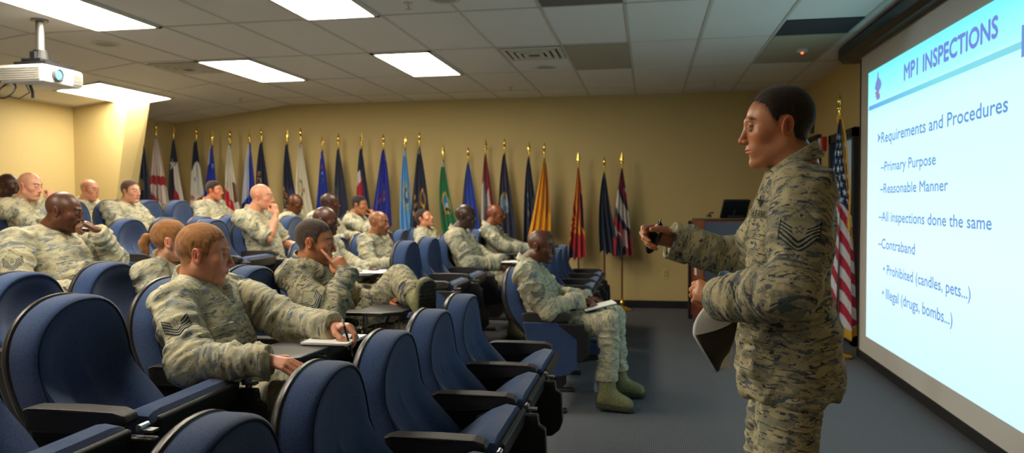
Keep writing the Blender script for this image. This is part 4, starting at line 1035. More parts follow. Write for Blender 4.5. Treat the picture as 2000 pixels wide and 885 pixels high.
def hand_mesh(p):
    """p: wrist, dir, back(normal of the back of the hand), thumb side, pose, skin, h, fore (elbow side point for the forearm stub)"""
    F = frame(p['dir'], p['back']); side = p['side']; ch = hand_pts(p['pose'], side); w = np.array(p['wrist'], float); sc = p.get('scale', 1)
    fl = (np.array(p['fore'], float) - w) @ F / sc
    def f(P):
        d = cap(P, (.018, .012 * side, -.001), (.078, .016 * side, 0), .0155, .0145)
        d = smin(d, cap(P, (.018, -.008 * side, -.001), (.076, -.014 * side, -.001), .0155, .0135), .012)
        d = smin(d, cap(P, (.018, .004 * side, -.004), (.074, .001 * side, -.002), .0165, .014), .012)
        d = smin(d, cap(P, (.026, .018 * side, -.009), (.055, .026 * side, -.010), .0135, .0115), .010)
        a = fl / np.linalg.norm(fl); d = smin(d, cap(P, tuple(a * -.004), tuple(fl * .995), .0245, .033 if p.get('bare') else .030, flat=((0, 0, 1), 1.18)), .018)
        if p.get('bare'): d = smin(d, cap(P, tuple(fl * .4), tuple(fl * .9), .033, .040), .03)
        for pts, rs in ch[:4]:
            fg = cap(P, pts[0], pts[1], rs[0], rs[1])
            for i in range(1, 4): fg = smin(fg, cap(P, pts[i], pts[i + 1], rs[i], rs[i + 1]), .003)
            d = smin(d, fg, .0035)
        pts, rs = ch[4]; fg = cap(P, pts[0], pts[1], rs[0], rs[1])
        for i in range(1, 3): fg = smin(fg, cap(P, pts[i], pts[i + 1], rs[i], rs[i + 1]), .004)
        return smin(d, fg, .006)
    allp = np.array([q for pts, _ in ch for q in pts] + [fl]); lo = allp.min(0) - .05; hi = allp.max(0) + .05
    V, Q = nets(f, lo, hi, p.get('h', .004))
    tone = np.array(srgb(p['skin'])); C = np.tile(tone, (len(V), 1)) * (.94 + .12 * vnoise(V * 60, 2))[:, None]
    pale = np.zeros(len(V))
    for pts, rs in ch:
        t = np.linalg.norm(V - pts[-1], axis=1); kn = np.linalg.norm(V - pts[1], axis=1); kk = np.clip(1 - t / .016, 0, 1) + .6 * np.clip(1 - kn / .014, 0, 1) + .5 * np.clip(1 - np.linalg.norm(V - pts[2], axis=1) / .012, 0, 1)
        pale = np.maximum(pale, np.clip(kk, 0, 1))
    C = C * (1 - .5 * pale[:, None]) + .5 * pale[:, None] * C * np.array((1.12, .80, .74))
    palm = (V[:, 2] < -.010)[:, None] * np.clip((V[:, 0:1]) / .03, 0, 1)
    if p.get('dark'): C = C * (1 - .5 * palm) + .5 * palm * np.array(srgb('#b08468')) * .8
    W = w + (V * sc) @ F.T
    nail = []
    for pts, rs in ch:
        a, b = pts[-2], pts[-1]; ax = (b - a) / np.linalg.norm(b - a); sidev = np.array((0, 1, 0)); up = np.cross(ax, sidev); up = up / np.linalg.norm(up)
        if up[2] < 0 and ax[0] > 0: up = -up
        nail.append((w + ((b + up * rs[-1] * .92 + ax * .002) * sc) @ F.T, (F @ ax), (F @ up)))
    return W, Q, C, F, ch, sc
# ------------------------------------------------------------------ people
def ik(S, W, la, lf, pole):
    S = np.array(S, float); W = np.array(W, float); d = W - S; D = np.linalg.norm(d); D2 = min(D, la + lf - .002); u = d / D
    a = (la * la - lf * lf + D2 * D2) / (2 * D2); hgt = math.sqrt(max(0, la * la - a * a))
    p = np.array(pole, float); p = p - u * (p @ u); p /= np.linalg.norm(p) + 1e-9
    return S + u * a + p * hgt
def limb_frame(a, b, ref):
    z = (b - a) / np.linalg.norm(b - a); y = np.cross(z, ref); y /= np.linalg.norm(y) + 1e-9; x = np.cross(y, z); return np.stack([x, y, z], 1)
def ridge(n, p=1.3): return (1 - np.abs(2 * n - 1)) ** p
def folds(R, S, seed, twist=.5):
    q = R * np.array(S); q = q + np.stack([0 * q[:, 0], 0 * q[:, 0], twist * q[:, 0] + .9 * (vnoise(R * 9, seed + 9) - .5) * 2], 1)
    return ridge(vnoise(q, seed)) - .5 + .5 * (ridge(vnoise(q * 2.1 + 5, seed + 1)) - .5)
def cloth_mesh(fn, lo, hi, h, regions, amp, seed):
    """regions: list of (distance function, frame 3x3, origin, stretch, amplitude factor)"""
    V, Q = nets(fn, lo, hi, h); V = relax(V, Q, 1, .5)
    D = np.stack([r[0](V.astype(np.float32)) for r in regions], 1); dm = D.min(1, keepdims=True); Wt = np.exp(-(D - dm) / .016); Wt /= Wt.sum(1, keepdims=True)
    disp = np.zeros(len(V)); rest = np.zeros((len(V), 3)); near = D.argmin(1)
    for i, (f, F, o, st, am) in enumerate(regions):
        R = (V - o) @ F; disp += Wt[:, i] * am * folds(R, st, seed + 3 * i); k = near == i; rest[k] = R[k] + np.array((i * .37, i * .21, seed * .113))
    V = V + normals(V, Q) * (amp * disp)[:, None]
    return V, Q, rest
def bounds(pts, m): P = np.array(pts); return P.min(0) - m, P.max(0) + m

def star_d(a, b, r): 
    an = np.arctan2(a, b) % (2 * PI / 5); an = abs(an - PI / 5) / (PI / 5); return np.hypot(a, b) - r * (.42 + .58 * an ** 1.8)
def rank_colours(kind, A, B):
    """A, B in [-1,1]; returns colour and visibility"""
    bg = np.array(srgb('#9c987c')); dk = np.array(srgb('#272c33')); lt = np.array(srgb('#a4a596'))
    n = len(A); C = np.tile(bg, (n, 1)); vis = np.zeros(n, bool); a = np.abs(A)
    nl = 5; wing = .62 * a ** 1.25
    base = -.98; pitch = .17
    y = B - wing - base
    band = (y > 0) & (y < pitch * nl) & (a < .98)
    centre = (np.hypot(A, (B + .12)) < .34)
    t = (y / pitch) % 1
    vis |= band | ((y > 0) & (B < .25 + .2 * a) & (a < .98))
    dark = band & (t < .55) & ~(centre & (y > pitch * 2.0))
    C[dark] = dk; C[band & (t >= .62) & (t < .95) & ~centre] = lt
    st = star_d(A, B + .12, .24); C[(st < 0) & vis] = dk; C[(st < -.06) & vis] = lt
    if kind in ('msgt', 'smsgt'):
        roof = .98 - .80 * a; up = (B < roof) & (B > .1) & (a < .80)
        vis |= up; e = up & (B > roof - .13); C[e] = dk; C[up & (B > roof - .09) & (B < roof - .05)] = lt
        if kind == 'smsgt':
            for k in (0,): 
                e = (np.abs(A) < .09) & (np.abs(B - .52) + np.abs(A) < .11); C[e] = dk
    edge = vis & ((a > .93) | (y < .06)); C[edge] = dk
    return C, vis
def bvh_of(V, Q): return BVHTree.FromPolygons([tuple(v) for v in V], [tuple(int(i) for i in q) for q in Q])
def project(bvh, pts, nrm, off, far=.14):
    out = []; nv = Vector(nrm)
    for p in pts:
        hit = bvh.ray_cast(Vector(p) + nv * far, -nv, far * 2.2)
        out.append(None if hit[0] is None else np.array(hit[0] + hit[1].normalized() * off if hit[1].dot(nv) > 0 else hit[0] - hit[1].normalized() * off))
    return out
def near_plane(H, pts, n, dev=.04):
    d = np.array([np.nan if h is None else float((h - p) @ n) for h, p in zip(H, pts)])
    if np.all(np.isnan(d)): return np.zeros(len(H), bool)
    return np.abs(np.nan_to_num(d, nan=9) - np.nanmedian(d)) < dev
def decal(bvh, c, ax_a, ax_b, nrm, wa, wb, na, nb, colfn, off=.0018):
    """a small grid laid on the garment"""
    A, B = np.meshgrid(np.linspace(-1, 1, na), np.linspace(-1, 1, nb)); A = A.ravel(); B = B.ravel()
    pts = [c + ax_a * a * wa + ax_b * b * wb for a, b in zip(A, B)]; H = project(bvh, pts, nrm, off)
    ok = near_plane(H, pts, nrm, .035); V = np.array([h if h is not None else p for h, p in zip(H, pts)])
    C, vis = colfn(A, B); I = np.arange(na * nb).reshape(nb, na)
    Q = np.stack([I[:-1, :-1], I[:-1, 1:], I[1:, 1:], I[1:, :-1]], -1).reshape(-1, 4); Q = Q[(ok & vis)[Q].all(1)]
    return V, Q, C

DEF = dict(neck=(.155, 0, .973), sh=.185, shc=(.155, 0, .905), pelvis=(.27, 0, .50), head=(.205, 0, 1.060), hyaw=0, hpitch=0, hroll=0, hs=.95, torso_yaw=0,
           WR=(.46, -.22, .705), WL=(.46, .22, .705), poleR=(-.4, -.7, -.6), poleL=(-.4, .7, -.6), handR='relaxed', handL='relaxed',
           KR=(.69, -.12, .52), KL=(.69, .13, .52), AR=(.68, -.13, .12), AL=(.68, .14, .12), fat=0, h=.012, skin='#c98f6e', la=.285, lf=.255)
def person(label, org, psi=0, stand=False, rank=None, **kw):
    p = dict(DEF); p.update(kw); org = np.array(org, float); Rp = Rz(psi); 
    Wd = lambda q: (Rp @ np.array(q, float))      # local -> object space (origin at org)
    A = {}
    N = Wd(p['neck']); pel = Wd(p['pelvis']); sc_ = np.array(p['shc'], float); ty = Rz(p['torso_yaw'])
    SR = Wd(p.get('SR', sc_ + ty @ np.array((0, -p['sh'], 0)))); SL = Wd(p.get('SL', sc_ + ty @ np.array((0, p['sh'], 0))))
    WR, WL = Wd(p['WR']), Wd(p['WL']); ER = ik(SR, WR, p['la'], p['lf'], Wd(p['poleR'])); EL = ik(SL, WL, p['la'], p['lf'], Wd(p['poleL']))
    for nm, S, E, W in (('R', SR, ER, WR), ('L', SL, EL, WL)):
        if np.linalg.norm(W - E) > p['lf'] + .03: print('STRETCH', label[:30], nm, round(float(np.linalg.norm(W - S)), 3))
    hd = Wd(p['head']); Rh = Rp @ Rz(p['hyaw']) @ Ry(p['hpitch']) @ Rx(p['hroll']); hs = p['hs']
    hp = dict(p); hp['nb'] = tuple(Rh.T @ (N + Wd((0, 0, -.01)) - hd) / hs); hp['h'] = p.get('hh', .005)
    f, V, Q, C = head_mesh(hp); Vh = hd + (V * hs) @ Rh.T
    Vs, Qs, Cs = [Vh], [Q], [C]; nv = len(Vh); nails = []
    short = p.get('short', False)
    for nm, W, E, side in (('R', WR, ER, 1), ('L', WL, EL, -1)):
        if p.get('skip' + nm): continue
        fd = (W - E) / np.linalg.norm(W - E)
        d = Wd(p['dir' + nm]) if 'dir' + nm in p else fd
        back = Wd(p.get('back' + nm, (0, 0, 1)))
        fore = E * .85 + W * .15 if short else W - fd * .07
        v, q, c, F, ch, s_ = hand_mesh(dict(wrist=W, dir=d, back=back, side=side, pose=p['hand' + nm], skin=p.get('hskin', p['skin']), h=p.get('handh', .0045), fore=fore, bare=short, dark=p.get('dark'), scale=p.get('hands', .97)))
        A['hand' + nm] = (W, F, side, ch, s_)
        Vs.append(v); Qs.append(q + nv); Cs.append(c); nv += len(v)
    # the body under the clothes, joining head, arms, hands and legs
    KR_, KL_, AR_, AL_ = (Wd(p[k_]) for k_ in ('KR', 'KL', 'AR', 'AL'))
    def core(P):
        d = cap(P, pel + np.array((0, 0, .02)), N * .75 + pel * .25, .085, .095)
        for S, E, W in ((SR, ER, WR), (SL, EL, WL)):
            d = smin(d, cap(P, S, E, .038, .032), .02); d = smin(d, cap(P, E, W, .030, .022), .01); d = smin(d, cap(P, S, N + np.array((0, 0, -.03)), .040, .048), .02)
        d = smin(d, cap(P, N + np.array((0, 0, -.08)), N + np.array((0, 0, .0)), .05, .048), .02)
        if not p.get('nolegs'):
            for s_, k_, a_ in ((-1, KR_, AR_), (1, KL_, AL_)): d = smin(d, cap(P, pel + Wd((0, s_ * .085, -.06 if stand else 0)), k_, .060, .045), .02); d = smin(d, cap(P, k_, a_, .044, .034), .02)
        return d
    v, q = nets(core, *bounds([N, pel, SR, SL, ER, EL, WR, WL] + ([] if p.get('nolegs') else [KR_, KL_, AR_, AL_]), .13), .016)
    Vs.append(v); Qs.append(q + nv); Cs.append(np.tile(np.array(srgb(p['skin'])), (len(v), 1)))
    root = from_np('person', np.concatenate(Vs), np.concatenate(Qs), skin_m, None, True, col=np.concatenate(Cs)); root.location = org
    tag(root, label, 'person')
    mat = p.get('mat', camo_soft); h = p['h']; seed = int(abs(org[0] * 31 + org[1] * 17)) % 50
    if p.get('hair') and p['hair'] != 'bald':
        v, q, c = hair_mesh(hp, f); o = from_np('hair', hd + (v * hs) @ Rh.T, q, hair_m, root, True, col=c)
    if p.get('ponytail'):
        b0 = np.array((-.105, 0, .035)); pts = [b0, b0 + (-.030, 0, -.005), b0 + (-.045, 0, -.035), b0 + (-.040, 0, -.070), b0 + (-.020, 0, -.10)]; rr = [.016, .025, .027, .024, .008]
        def pf(P):
            d = 1
            for i in range(4): d = smin(d, cap(P, pts[i], pts[i + 1], rr[i], rr[i + 1]), .01)
            return d
        v, q = nets(pf, (-.19, -.05, -.10), (-.08, .05, .08), .005); w = vnoise(v * np.array((60, 160, 30)), 4)[:, None]
        from_np('ponytail', hd + (v * hs) @ Rh.T, q, hair_m, root, True, col=np.array(srgb(p['hairc'])) * (1 - w) + w * np.array(srgb(p['hairc2'])))
        m = MB(); m.tube([tuple(hd + Rh @ (np.array((-.108, .017 * math.cos(t), .036 + .017 * math.sin(t))) * hs)) for t in np.linspace(0, 2 * PI, 14)], .005); m.build('hair_tie', pipe_m, root, True)
    # jacket
    ax = (N - pel); L = np.linalg.norm(ax); fw = Wd(ty @ np.array((1, 0, 0))); T = frame(ax, -fw)  # x along the spine
    zt = ax / L; yt = np.cross(zt, fw); yt /= np.linalg.norm(yt); xt = np.cross(yt, zt); T = np.stack([xt, yt, zt], 1); fat = p['fat']
    Tf = T.astype(np.float32)
    def torso(P):
        q = (P - pel.astype(np.float32)) @ Tf
        d = ell(q, (.000, 0, .66 * L), (.116 + fat * .3, .170 + fat * .3, .170))
        d = smin(d, ell(q, (.012 + fat * .5, 0, .38 * L), (.122 + fat, .160 + fat * .8, .19)), .06)
        d = smin(d, ell(q, (.0, 0, .05), (.128 + fat * .6, .170 + fat * .5, .13)), .06)
        if stand: d = smin(d, cap(q, (.0, 0, .03), (-.005, 0, -.10), .136, .150, flat=((0, 1, 0), .80)), .05); d = smax(d, -.125 - q[..., 2], .004)
        return d
    def yoke(P):
        d = cap(P, SL, SR, .066)
        for S in (SL, SR): d = smin(d, cap(P, S, N + (S - N) * .22 - zt * .020, .064, .055), .03)
        d = smin(d, cap(P, N - zt * .045 - fw * .02, N - zt * .16 - fw * .02, .062, .085), .03)
        return d
    sl = p.get('slv', .006); cf_ = p.get('cuff', 0)
    def sleeve(S, E, W, full=True):
        def g(P):
            d = cap(P, S, E, .073 + .3 * sl, .062 + sl)
            if not short:
                fd = (W - E) / np.linalg.norm(W - E)
                d2 = cap(P, E, W + fd * .02, .062 + sl, .047 + cf_); 
                d2 = smin(d2, cap(P, W - fd * .055, W + fd * .03, .0465 + cf_, .0475 + cf_), .008)
                d2 = smax(d2, (P - (W + fd * .012).astype(np.float32)) @ fd.astype(np.float32), .003)
                d = smin(d, d2, .03)
            else:
                ud = (E - S) / np.linalg.norm(E - S); d = cap(P, S, E, .074, .068); d = smin(d, cap(P, S + (E - S) * .80, S + (E - S) * 1.0, .071, .071), .01); d = smax(d, (P - (S + (E - S) * .93).astype(np.float32)) @ ud.astype(np.float32), .003)
            return d
        return g
    gR, gL = sleeve(SR, ER, WR), sleeve(SL, EL, WL)
    def jack(P):
        d = smin(torso(P), yoke(P), .05); d = smin(d, gR(P), .016); d = smin(d, gL(P), .016)
        return smax(d, -cap(P, N + fw * .070 + zt * .03, N + fw * .125 - zt * .085, .046, .012), .012)
    pts = [N, pel, SR, SL, ER, EL] + ([] if short else [WR, WL]); lo, hi = bounds(pts, .12); lo = np.minimum(lo, pel - .20 - fat); hi = np.maximum(hi, np.maximum(pel, N) + .02 + np.abs(xt) * .13 + fat)
    hi = np.maximum(hi, pel + .19 + fat)
    capd = lambda a, b, r: (lambda P: cap(P, a, b, r))
    regs = [(torso, T, pel, (4.8, 4.8, 9.5), 1.0)]
    for S, E, W in ((SR, ER, WR), (SL, EL, WL)):
        regs.append((capd(S, E, .07), limb_frame(S, E, fw if abs(fw @ ((E - S) / np.linalg.norm(E - S))) < .9 else zt), S, (6.5, 6.5, 13), 1.3))
        if not short: regs.append((capd(E, W, .058), limb_frame(E, W, np.array((0, 0, 1.)) if abs((W - E)[2]) < .2 else fw), E, (7, 7, 16), 1.1))
    inner_parts = (SR, SL, ER, EL, WR, WL)
    v, q, rs = cloth_mesh(jack, lo, hi, h, regs, p.get('amp', .010) * 2.6, seed)
    jk = from_np('jacket', v, q, mat, root, True, rest=rs)
    need = rank or p.get('tapes'); bv = bvh_of(v, q) if need else None; A['bvh'] = bv
    # collar: a stand and a folded leaf with two points, open at the throat
    up = (hd - N); up = .55 * up / np.linalg.norm(up) + .45 * zt; up /= np.linalg.norm(up); cf = fw - up * (fw @ up); cf /= np.linalg.norm(cf); cl = np.cross(up, cf); CF = np.stack([cf, cl, up], 1)
    Nc = N + up * (.010 + p.get('colup', 0)) + cf * .004; rn = (.0655 if not p.get('fem') else .054) + p.get('full', 0) * .006
    rows = []; na = 44
    for i in range(na):
        ph = math.radians(20 + 320 * i / (na - 1)); fr = min(ph, 2 * PI - ph); pt = max(0, 1 - (fr - math.radians(20)) / math.radians(62)); cx, cy = math.cos(ph), math.sin(ph)
        r0 = rn + .004; zt_ = .016 - .30 * r0 * cx - .010 * pt; wd = .042 + .040 * pt ** 1.5; row = []
        for t in (-1, -.5, -.15, 0, .12, .35, .7, 1):
            if t <= 0: rr = r0 + .0015 + .004 * (1 + t); zz = zt_ + t * .034
            else: rr = r0 + .010 + wd * (.55 + .30 * min(0, cx)) * t + .012 * pt * t; zz = zt_ - wd * .80 * t + .004 * (1 - t)
            if t == 0: zz += .0025; rr += .003
            if t > 0: zz -= .018 * t * max(0, -cx)
            row.append(tuple(Nc + CF @ np.array((rr * cx * .97, rr * cy, zz))))
        rows.append(row)
    nr = len(rows[0]); cv = np.array([q_ for r_ in rows for q_ in r_]); I = np.arange(na * nr).reshape(na, nr)
    cq = np.stack([I[:-1, :-1], I[1:, :-1], I[1:, 1:], I[:-1, 1:]], -1).reshape(-1, 4); R2 = (cv - Nc) @ CF
    o = from_np('collar', cv, cq, mat, root, True, rest=R2 + .7); sm = o.modifiers.new('s', 'SOLIDIFY'); sm.thickness = .0042; sm.offset = 0
    sm = o.modifiers.new('u', 'SUBSURF'); sm.levels = 1; sm.render_levels = 1
    tb = (N - zt * .11 + fw * .035).astype(np.float32); tt = (N + zt * .004 + fw * .004).astype(np.float32)
    tee = lambda P: smax(cap(P, tb, tt, .072, rn + .0005), (P - tt) @ (zt + .42 * fw).astype(np.float32) - .008, .003)
    v, q = nets(tee, *bounds([tb, tt], .085), .0085); from_np('undershirt', v, q, tee_m, root, True)
    if p.get('tapes') and not short:
        for E, W in ((ER, WR), (EL, WL)):
            fd = (W - E) / np.linalg.norm(W - E); LF = limb_frame(E, W, np.array((0, 0, 1.))); cvs = []; rc = .0505 + cf_
            prof_ = [(.0, -.062), (.0035, -.060), (.0045, -.055), (.0040, -.010), (.0045, .008), (.0035, .014), (-.003, .014), (-.006, .006)]
            for dr, dz in prof_:
                for j in range(36):
                    t = 2 * PI * j / 36; rr = rc + dr + .0012 * math.sin(3 * t); cvs.append(tuple(W + LF @ np.array((rr * math.cos(t), rr * math.sin(t), dz))))
            cvs = np.array(cvs); J = np.arange(36); cqs = np.concatenate([np.stack([k_ * 36 + J, k_ * 36 + (J + 1) % 36, (k_ + 1) * 36 + (J + 1) % 36, (k_ + 1) * 36 + J], 1) for k_ in range(len(prof_) - 1)])
            oc = from_np('cuff', cvs, cqs, mat, root, True, rest=(cvs - W) @ LF + 2.1)
            m = MB(); nb_ = Wd((0, 1, 0)) if E is EL else Wd((.3, -1, 0)); nb_ = nb_ - fd * (nb_ @ fd); nb_ /= np.linalg.norm(nb_); bc = W - fd * .020 + nb_ * (rc + .0035)
            if stand and E is ER: bc = W - fd * .020 - np.array((0, 1, .6)) / 1.166 * (rc + .0035); nb_ = -np.array((0, 1, .6)) / 1.166
            m.cyl(tuple(bc), tuple(bc + nb_ * .003), .0075, .007, 14); m.build('button', MATS['dark_button'] if 'dark_button' in MATS else new_mat('dark_button', srgb('#33362f'), .4), oc, True)
    # trousers and boots
    if not p.get('nolegs'):
        HR, HL = pel + Wd((.0, -.085, 0)), pel + Wd((.0, .085, 0)); K = {s: Wd(p['K' + s]) for s in 'RL'}; Am = {s: Wd(p['A' + s]) for s in 'RL'}
        if stand: HR = HR + np.array((0, 0, -.06)); HL = HL + np.array((0, 0, -.06))
        def legs(P):
            d = ell((P - pel.astype(np.float32)) @ Rp.astype(np.float32), (.0, 0, -.02), (.125, .165, .10))
            for s, H in (('R', HR), ('L', HL)):
                k, a = K[s], Am[s]; up_ = (k - a) / np.linalg.norm(k - a); a2 = a + up_ * .085
                e = smin(cap(P, H, k, .094, .074), cap(P, k, a2, .073, .066), .03)
                e = smin(e, cap(P, a2 + up_ * .03, a2, .070, .068), .01); e = smax(e, -((P - (a2 - up_ * .01).astype(np.float32)) @ up_.astype(np.float32)), .006)
                d = smin(d, e, .03)
            return d
        lo, hi = bounds([HR, HL, *K.values(), *Am.values(), pel], .115); lo = np.minimum(lo, pel - .18)
        regs = [(lambda P: ell(P - pel.astype(np.float32), (0, 0, 0), (.12, .16, .09)), Rp, pel, (7, 7, 12), .6)]
        for s, H in (('R', HR), ('L', HL)):
            regs.append((capd(H, K[s], .085), limb_frame(H, K[s], Wd((0, 1, 0))), H, (8, 8, 15), .9)); regs.append((capd(K[s], Am[s], .07), limb_frame(K[s], Am[s], Wd((0, 1, 0))), K[s], (8, 8, 18), 1.1))
        v, q, rs = cloth_mesh(legs, lo, hi, h, regs, .017, seed + 7)
        from_np('trousers', v, q, mat, root, True, rest=rs)
        if p.get('tapes'): A['bvhL'] = bvh_of(v, q)
        A['legs'] = (HL, K['L'], HR, K['R'])
        if not p.get('noboots'):
            for s in 'RL':
                k, a = K[s], Am[s]; u_ = (k - a) / np.linalg.norm(k - a); toe = Wd(p.get('toe' + s, (1, -.1 if s == 'R' else .12, 0))); FF = frame(toe, u_).astype(np.float32); ul = (u_ @ FF)
                def boot(P):
                    q = (P - a.astype(np.float32)) @ FF
                    d = cap(q, (0, 0, -.01), tuple(ul * .14), .052, .060); d = smin(d, cap(q, (-.022, 0, -.055), (.145, 0, -.070), .043, .038, flat=((0, 1, 0), .92)), .035)
                    d = smin(d, cap(q, (.02, 0, -.01), (.12, 0, -.055), .045, .036), .03)
                    lac = .0016 * np.sin(q[..., 2] * 330 + q[..., 0] * 200) * np.clip((q[..., 0] - .01) / .02, 0, 1) * (np.abs(q[..., 1]) < .022)
                    return smax(d - lac, -.088 - q[..., 2], .006)
                def sole(P):
                    q = (P - a.astype(np.float32)) @ FF; r = cap(q * np.array((1, 1, 0), np.float32), (-.024, 0, 0), (.148, 0, 0), .047, .045)
                    tread = .004 * (np.sin(q[..., 0] * 260) > .2) * (q[..., 2] < -.108)
                    return smax(r, np.abs(q[..., 2] + .100) - .017 + tread, .004)
                for nm_, fn_, mt_, par in (('boot', boot, boot_m, root), ('boot_sole', sole, sole_m, None)):
                    v, q = nets(fn_, *bounds([a, a + u_ * .15, a + FF @ np.array((.15, 0, -.1)), a + FF @ np.array((-.03, 0, -.1))], .075), max(.007, h * .7))
                    o = from_np(nm_, v, q, mt_, root if par else last, True); last = o
    # insignia
    if rank:
        for nm, S, E in (('R', SR, ER), ('L', SL, EL)):
            if nm not in p.get('rank_on', 'R'): continue
            c = S + (E - S) * p.get('rank_t', .52); up_ = (S - E) / np.linalg.norm(S - E); n = Wd(p.get('rank_n' + nm, (.5, -.85 if nm == 'R' else .85, .1))); n = n - up_ * (n @ up_); n /= np.linalg.norm(n); sd = np.cross(up_, n)
            rsz = p.get('rank_s', .042); g = 60 if h < .01 else 34
            v, q, c_ = decal(bv, c, sd, up_, n, rsz, rsz * (1.25 if rank != 'tsgt' else .95), g, g, lambda a_, b_: rank_colours(rank, a_, b_ if rank != 'tsgt' else b_ * .72 - .28), .0022)
            if len(q): from_np('rank_patch', v, q, patch_m, root, True, col=c_)
    A.update(root=root, N=N, SR=SR, SL=SL, ER=ER, EL=EL, WR=WR, WL=WL, hd=hd, Rh=Rh, pel=pel, T=T, org=org, Wd=Wd)
    return A
def tape_text(A, s, c, ax_a, ax_b, n, w, hgt, name='name_tape', backing='#8d8a70', ink_='#1f2430'):
    bv = A['bvh']; bgc = np.array(srgb(backing))
    v, q, C = decal(bv, c, ax_a, ax_b, n, w, hgt, 40, 10, lambda a, b: (np.tile(bgc, (len(a), 1)), np.ones(len(a), bool)), .0025)
    if len(q): o = from_np(name, v, q, patch_m, A['root'], True, col=C)
    else: return
    a, fs = text_mesh(s); x0, x1 = a[:, 0].min(), a[:, 0].max(); y1 = a[:, 1].max()
    pts = [c + ax_a * ((p[0] - x0) / (x1 - x0) * 2 - 1) * w * .92 + ax_b * ((p[1] / y1) * 2 - 1) * hgt * .62 for p in a]
    H = project(bv, pts, n, .0036); okk = near_plane(H, pts, n, .025); md_ = float(np.median([(h_ - p) @ n for h_, p, k_ in zip(H, pts, okk) if k_] or [0])); H = [h_ if k_ else p + n * md_ for h_, p, k_ in zip(H, pts, okk)]
    me = bpy.data.meshes.new('lettering'); me.from_pydata([tuple(x) for x in H], [], fs); link_mesh('lettering', me, MATS.get('ink_thread') or new_mat('ink_thread', srgb(ink_), .9), o, False)
P_ = {}
def seated(key, label, row, y, **kw):
    x = ROWX[row]; P_[key] = person(label, (x, y, tier_z(x)), 0, False, **kw); return P_[key]
BR1, BR2, BR3 = '#4a2a1c', '#5f3724', '#8a5638'
# the speaker, standing and facing the audience
spk_ = person('standing man in camouflage uniform holding a remote and papers before the screen', (.44, 2.38, 0), PI, True, rank='smsgt', rank_on='L', rank_s=.052, rank_t=.52, rank_nL=(.22, 1, .1),
    tapes=True, mat=camo, h=.0075, hh=.0024, handh=.0034, amp=.0085, skin='#c98862', iris='#6a7f8a', hair='short', hairc='#2b1c14', hairc2='#1d130e', line='widow', hairt=.003, hairtop=.006, brow='#2c1a10', browk=.8, flush=.75,
    head=(.060, .02, 1.634), hyaw=math.radians(1), hpitch=math.radians(4), hs=.965, neck=(.008, .02, 1.534), shc=(-.005, .02, 1.439), sh=.195, pelvis=(.02, .0, .97), torso_yaw=math.radians(-6),
    WL=(.228, .150, 1.140), poleL=(-.30, .95, -.5), handL='grip', dirL=(.82, -.48, .22), backL=(.45, .70, .50),
    WR=(.352, -.235, 1.285), poleR=(-.15, -.5, -1), handR='pen', dirR=(.90, .12, .30), backR=(-.05, -.80, .30),
    KL=(.07, .12, .50), KR=(.06, -.12, .50), AL=(.04, .14, .12), AR=(.04, -.13, .12), la=.29, lf=.262, fat=-.004, slv=.007, cuff=.010)
# seated audience
seated('red', 'red-haired man in camouflage writing on a white notepad in the second row', 2, 2.70, rank='tsgt', rank_s=.045, rank_t=.60, tapes=True, mat=camo_soft, h=.008, hh=.0034, handh=.0036, amp=.0105,
    skin='#d08f72', flush=.7, hair='short', hairc='#7a4a26', hairc2='#a8743e', hairt=.003, hairtop=.0035, brow='#8a5a34', browk=.5, iris='#5a6a70', head=(.205, -.06, 1.052), hyaw=math.radians(22), hpitch=math.radians(6), full=.6,
    neck=(.148, -.03, 0.953), shc=(.165, -.02, 0.887), sh=.190, pelvis=(.25, 0, .47), fat=.012,
    WR=(.580, -.300, .708), poleR=(-.6, -.5, -.5), handR='relaxed', dirR=(.95, .05, -.15), backR=(0, -.35, .95),
    WL=(.660, .080, .765), poleL=(-.25, .7, -.7), handL='pen', dirL=(.96, -.10, .02), backL=(.05, .30, .95), handh2=0)
seated('cheek', 'dark-haired man resting his cheek on his hand with a boot propped on his knee', 2, 3.82, rank='msgt', rank_s=.050, rank_t=.62, mat=camo, h=.009, hh=.0038, handh=.0042, amp=.009,
    skin='#b07450', hair='short', hairc='#2c211b', hairc2='#4a3a30', hairt=.003, hairtop=.005, brow='#1d120c', beard=.35, beardc='#3a241a', head=(.205, -.20, 1.045), hyaw=math.radians(12), hpitch=math.radians(6),
    neck=(.165, -.20, 0.953), shc=(.17, -.19, 0.892), sh=.185, pelvis=(.27, -.10, .48), iris='#2c1c12',
    WR=(.405, -.275, .905), poleR=(.5, -.4, -1.0), handR='point', dirR=(-.60, .08, .75), backR=(.30, -.90, .35), rank_nR=(.25, -.95, .15),
    WL=(.50, .10, .72), KL=(.53, .16, .83), AL=(.74, -.13, .74), toeL=(.15, -.35, .85), KR=(.68, -.14, .58), AR=(.66, -.14, .12))
seated('pony', 'woman with a light brown ponytail behind the red-haired man', 3, 3.95, mat=camo_soft, h=.011, hh=.0042, skin='#d8a184', flush=.5, hair='long', fem=True, jaw=.88, nose=.88, hairc='#7a4c28', hairc2='#a3703c', hairt=.005, hairtop=.005, ponytail=True, browk=.4, brow='#8a6440',
    head=(.235, -.31, 1.045), hs=.93, hyaw=math.radians(30), neck=(.18, -.29, 0.953), shc=(.18, -.28, 0.894), sh=.165, pelvis=(.28, -.12, .48), fat=-.012)
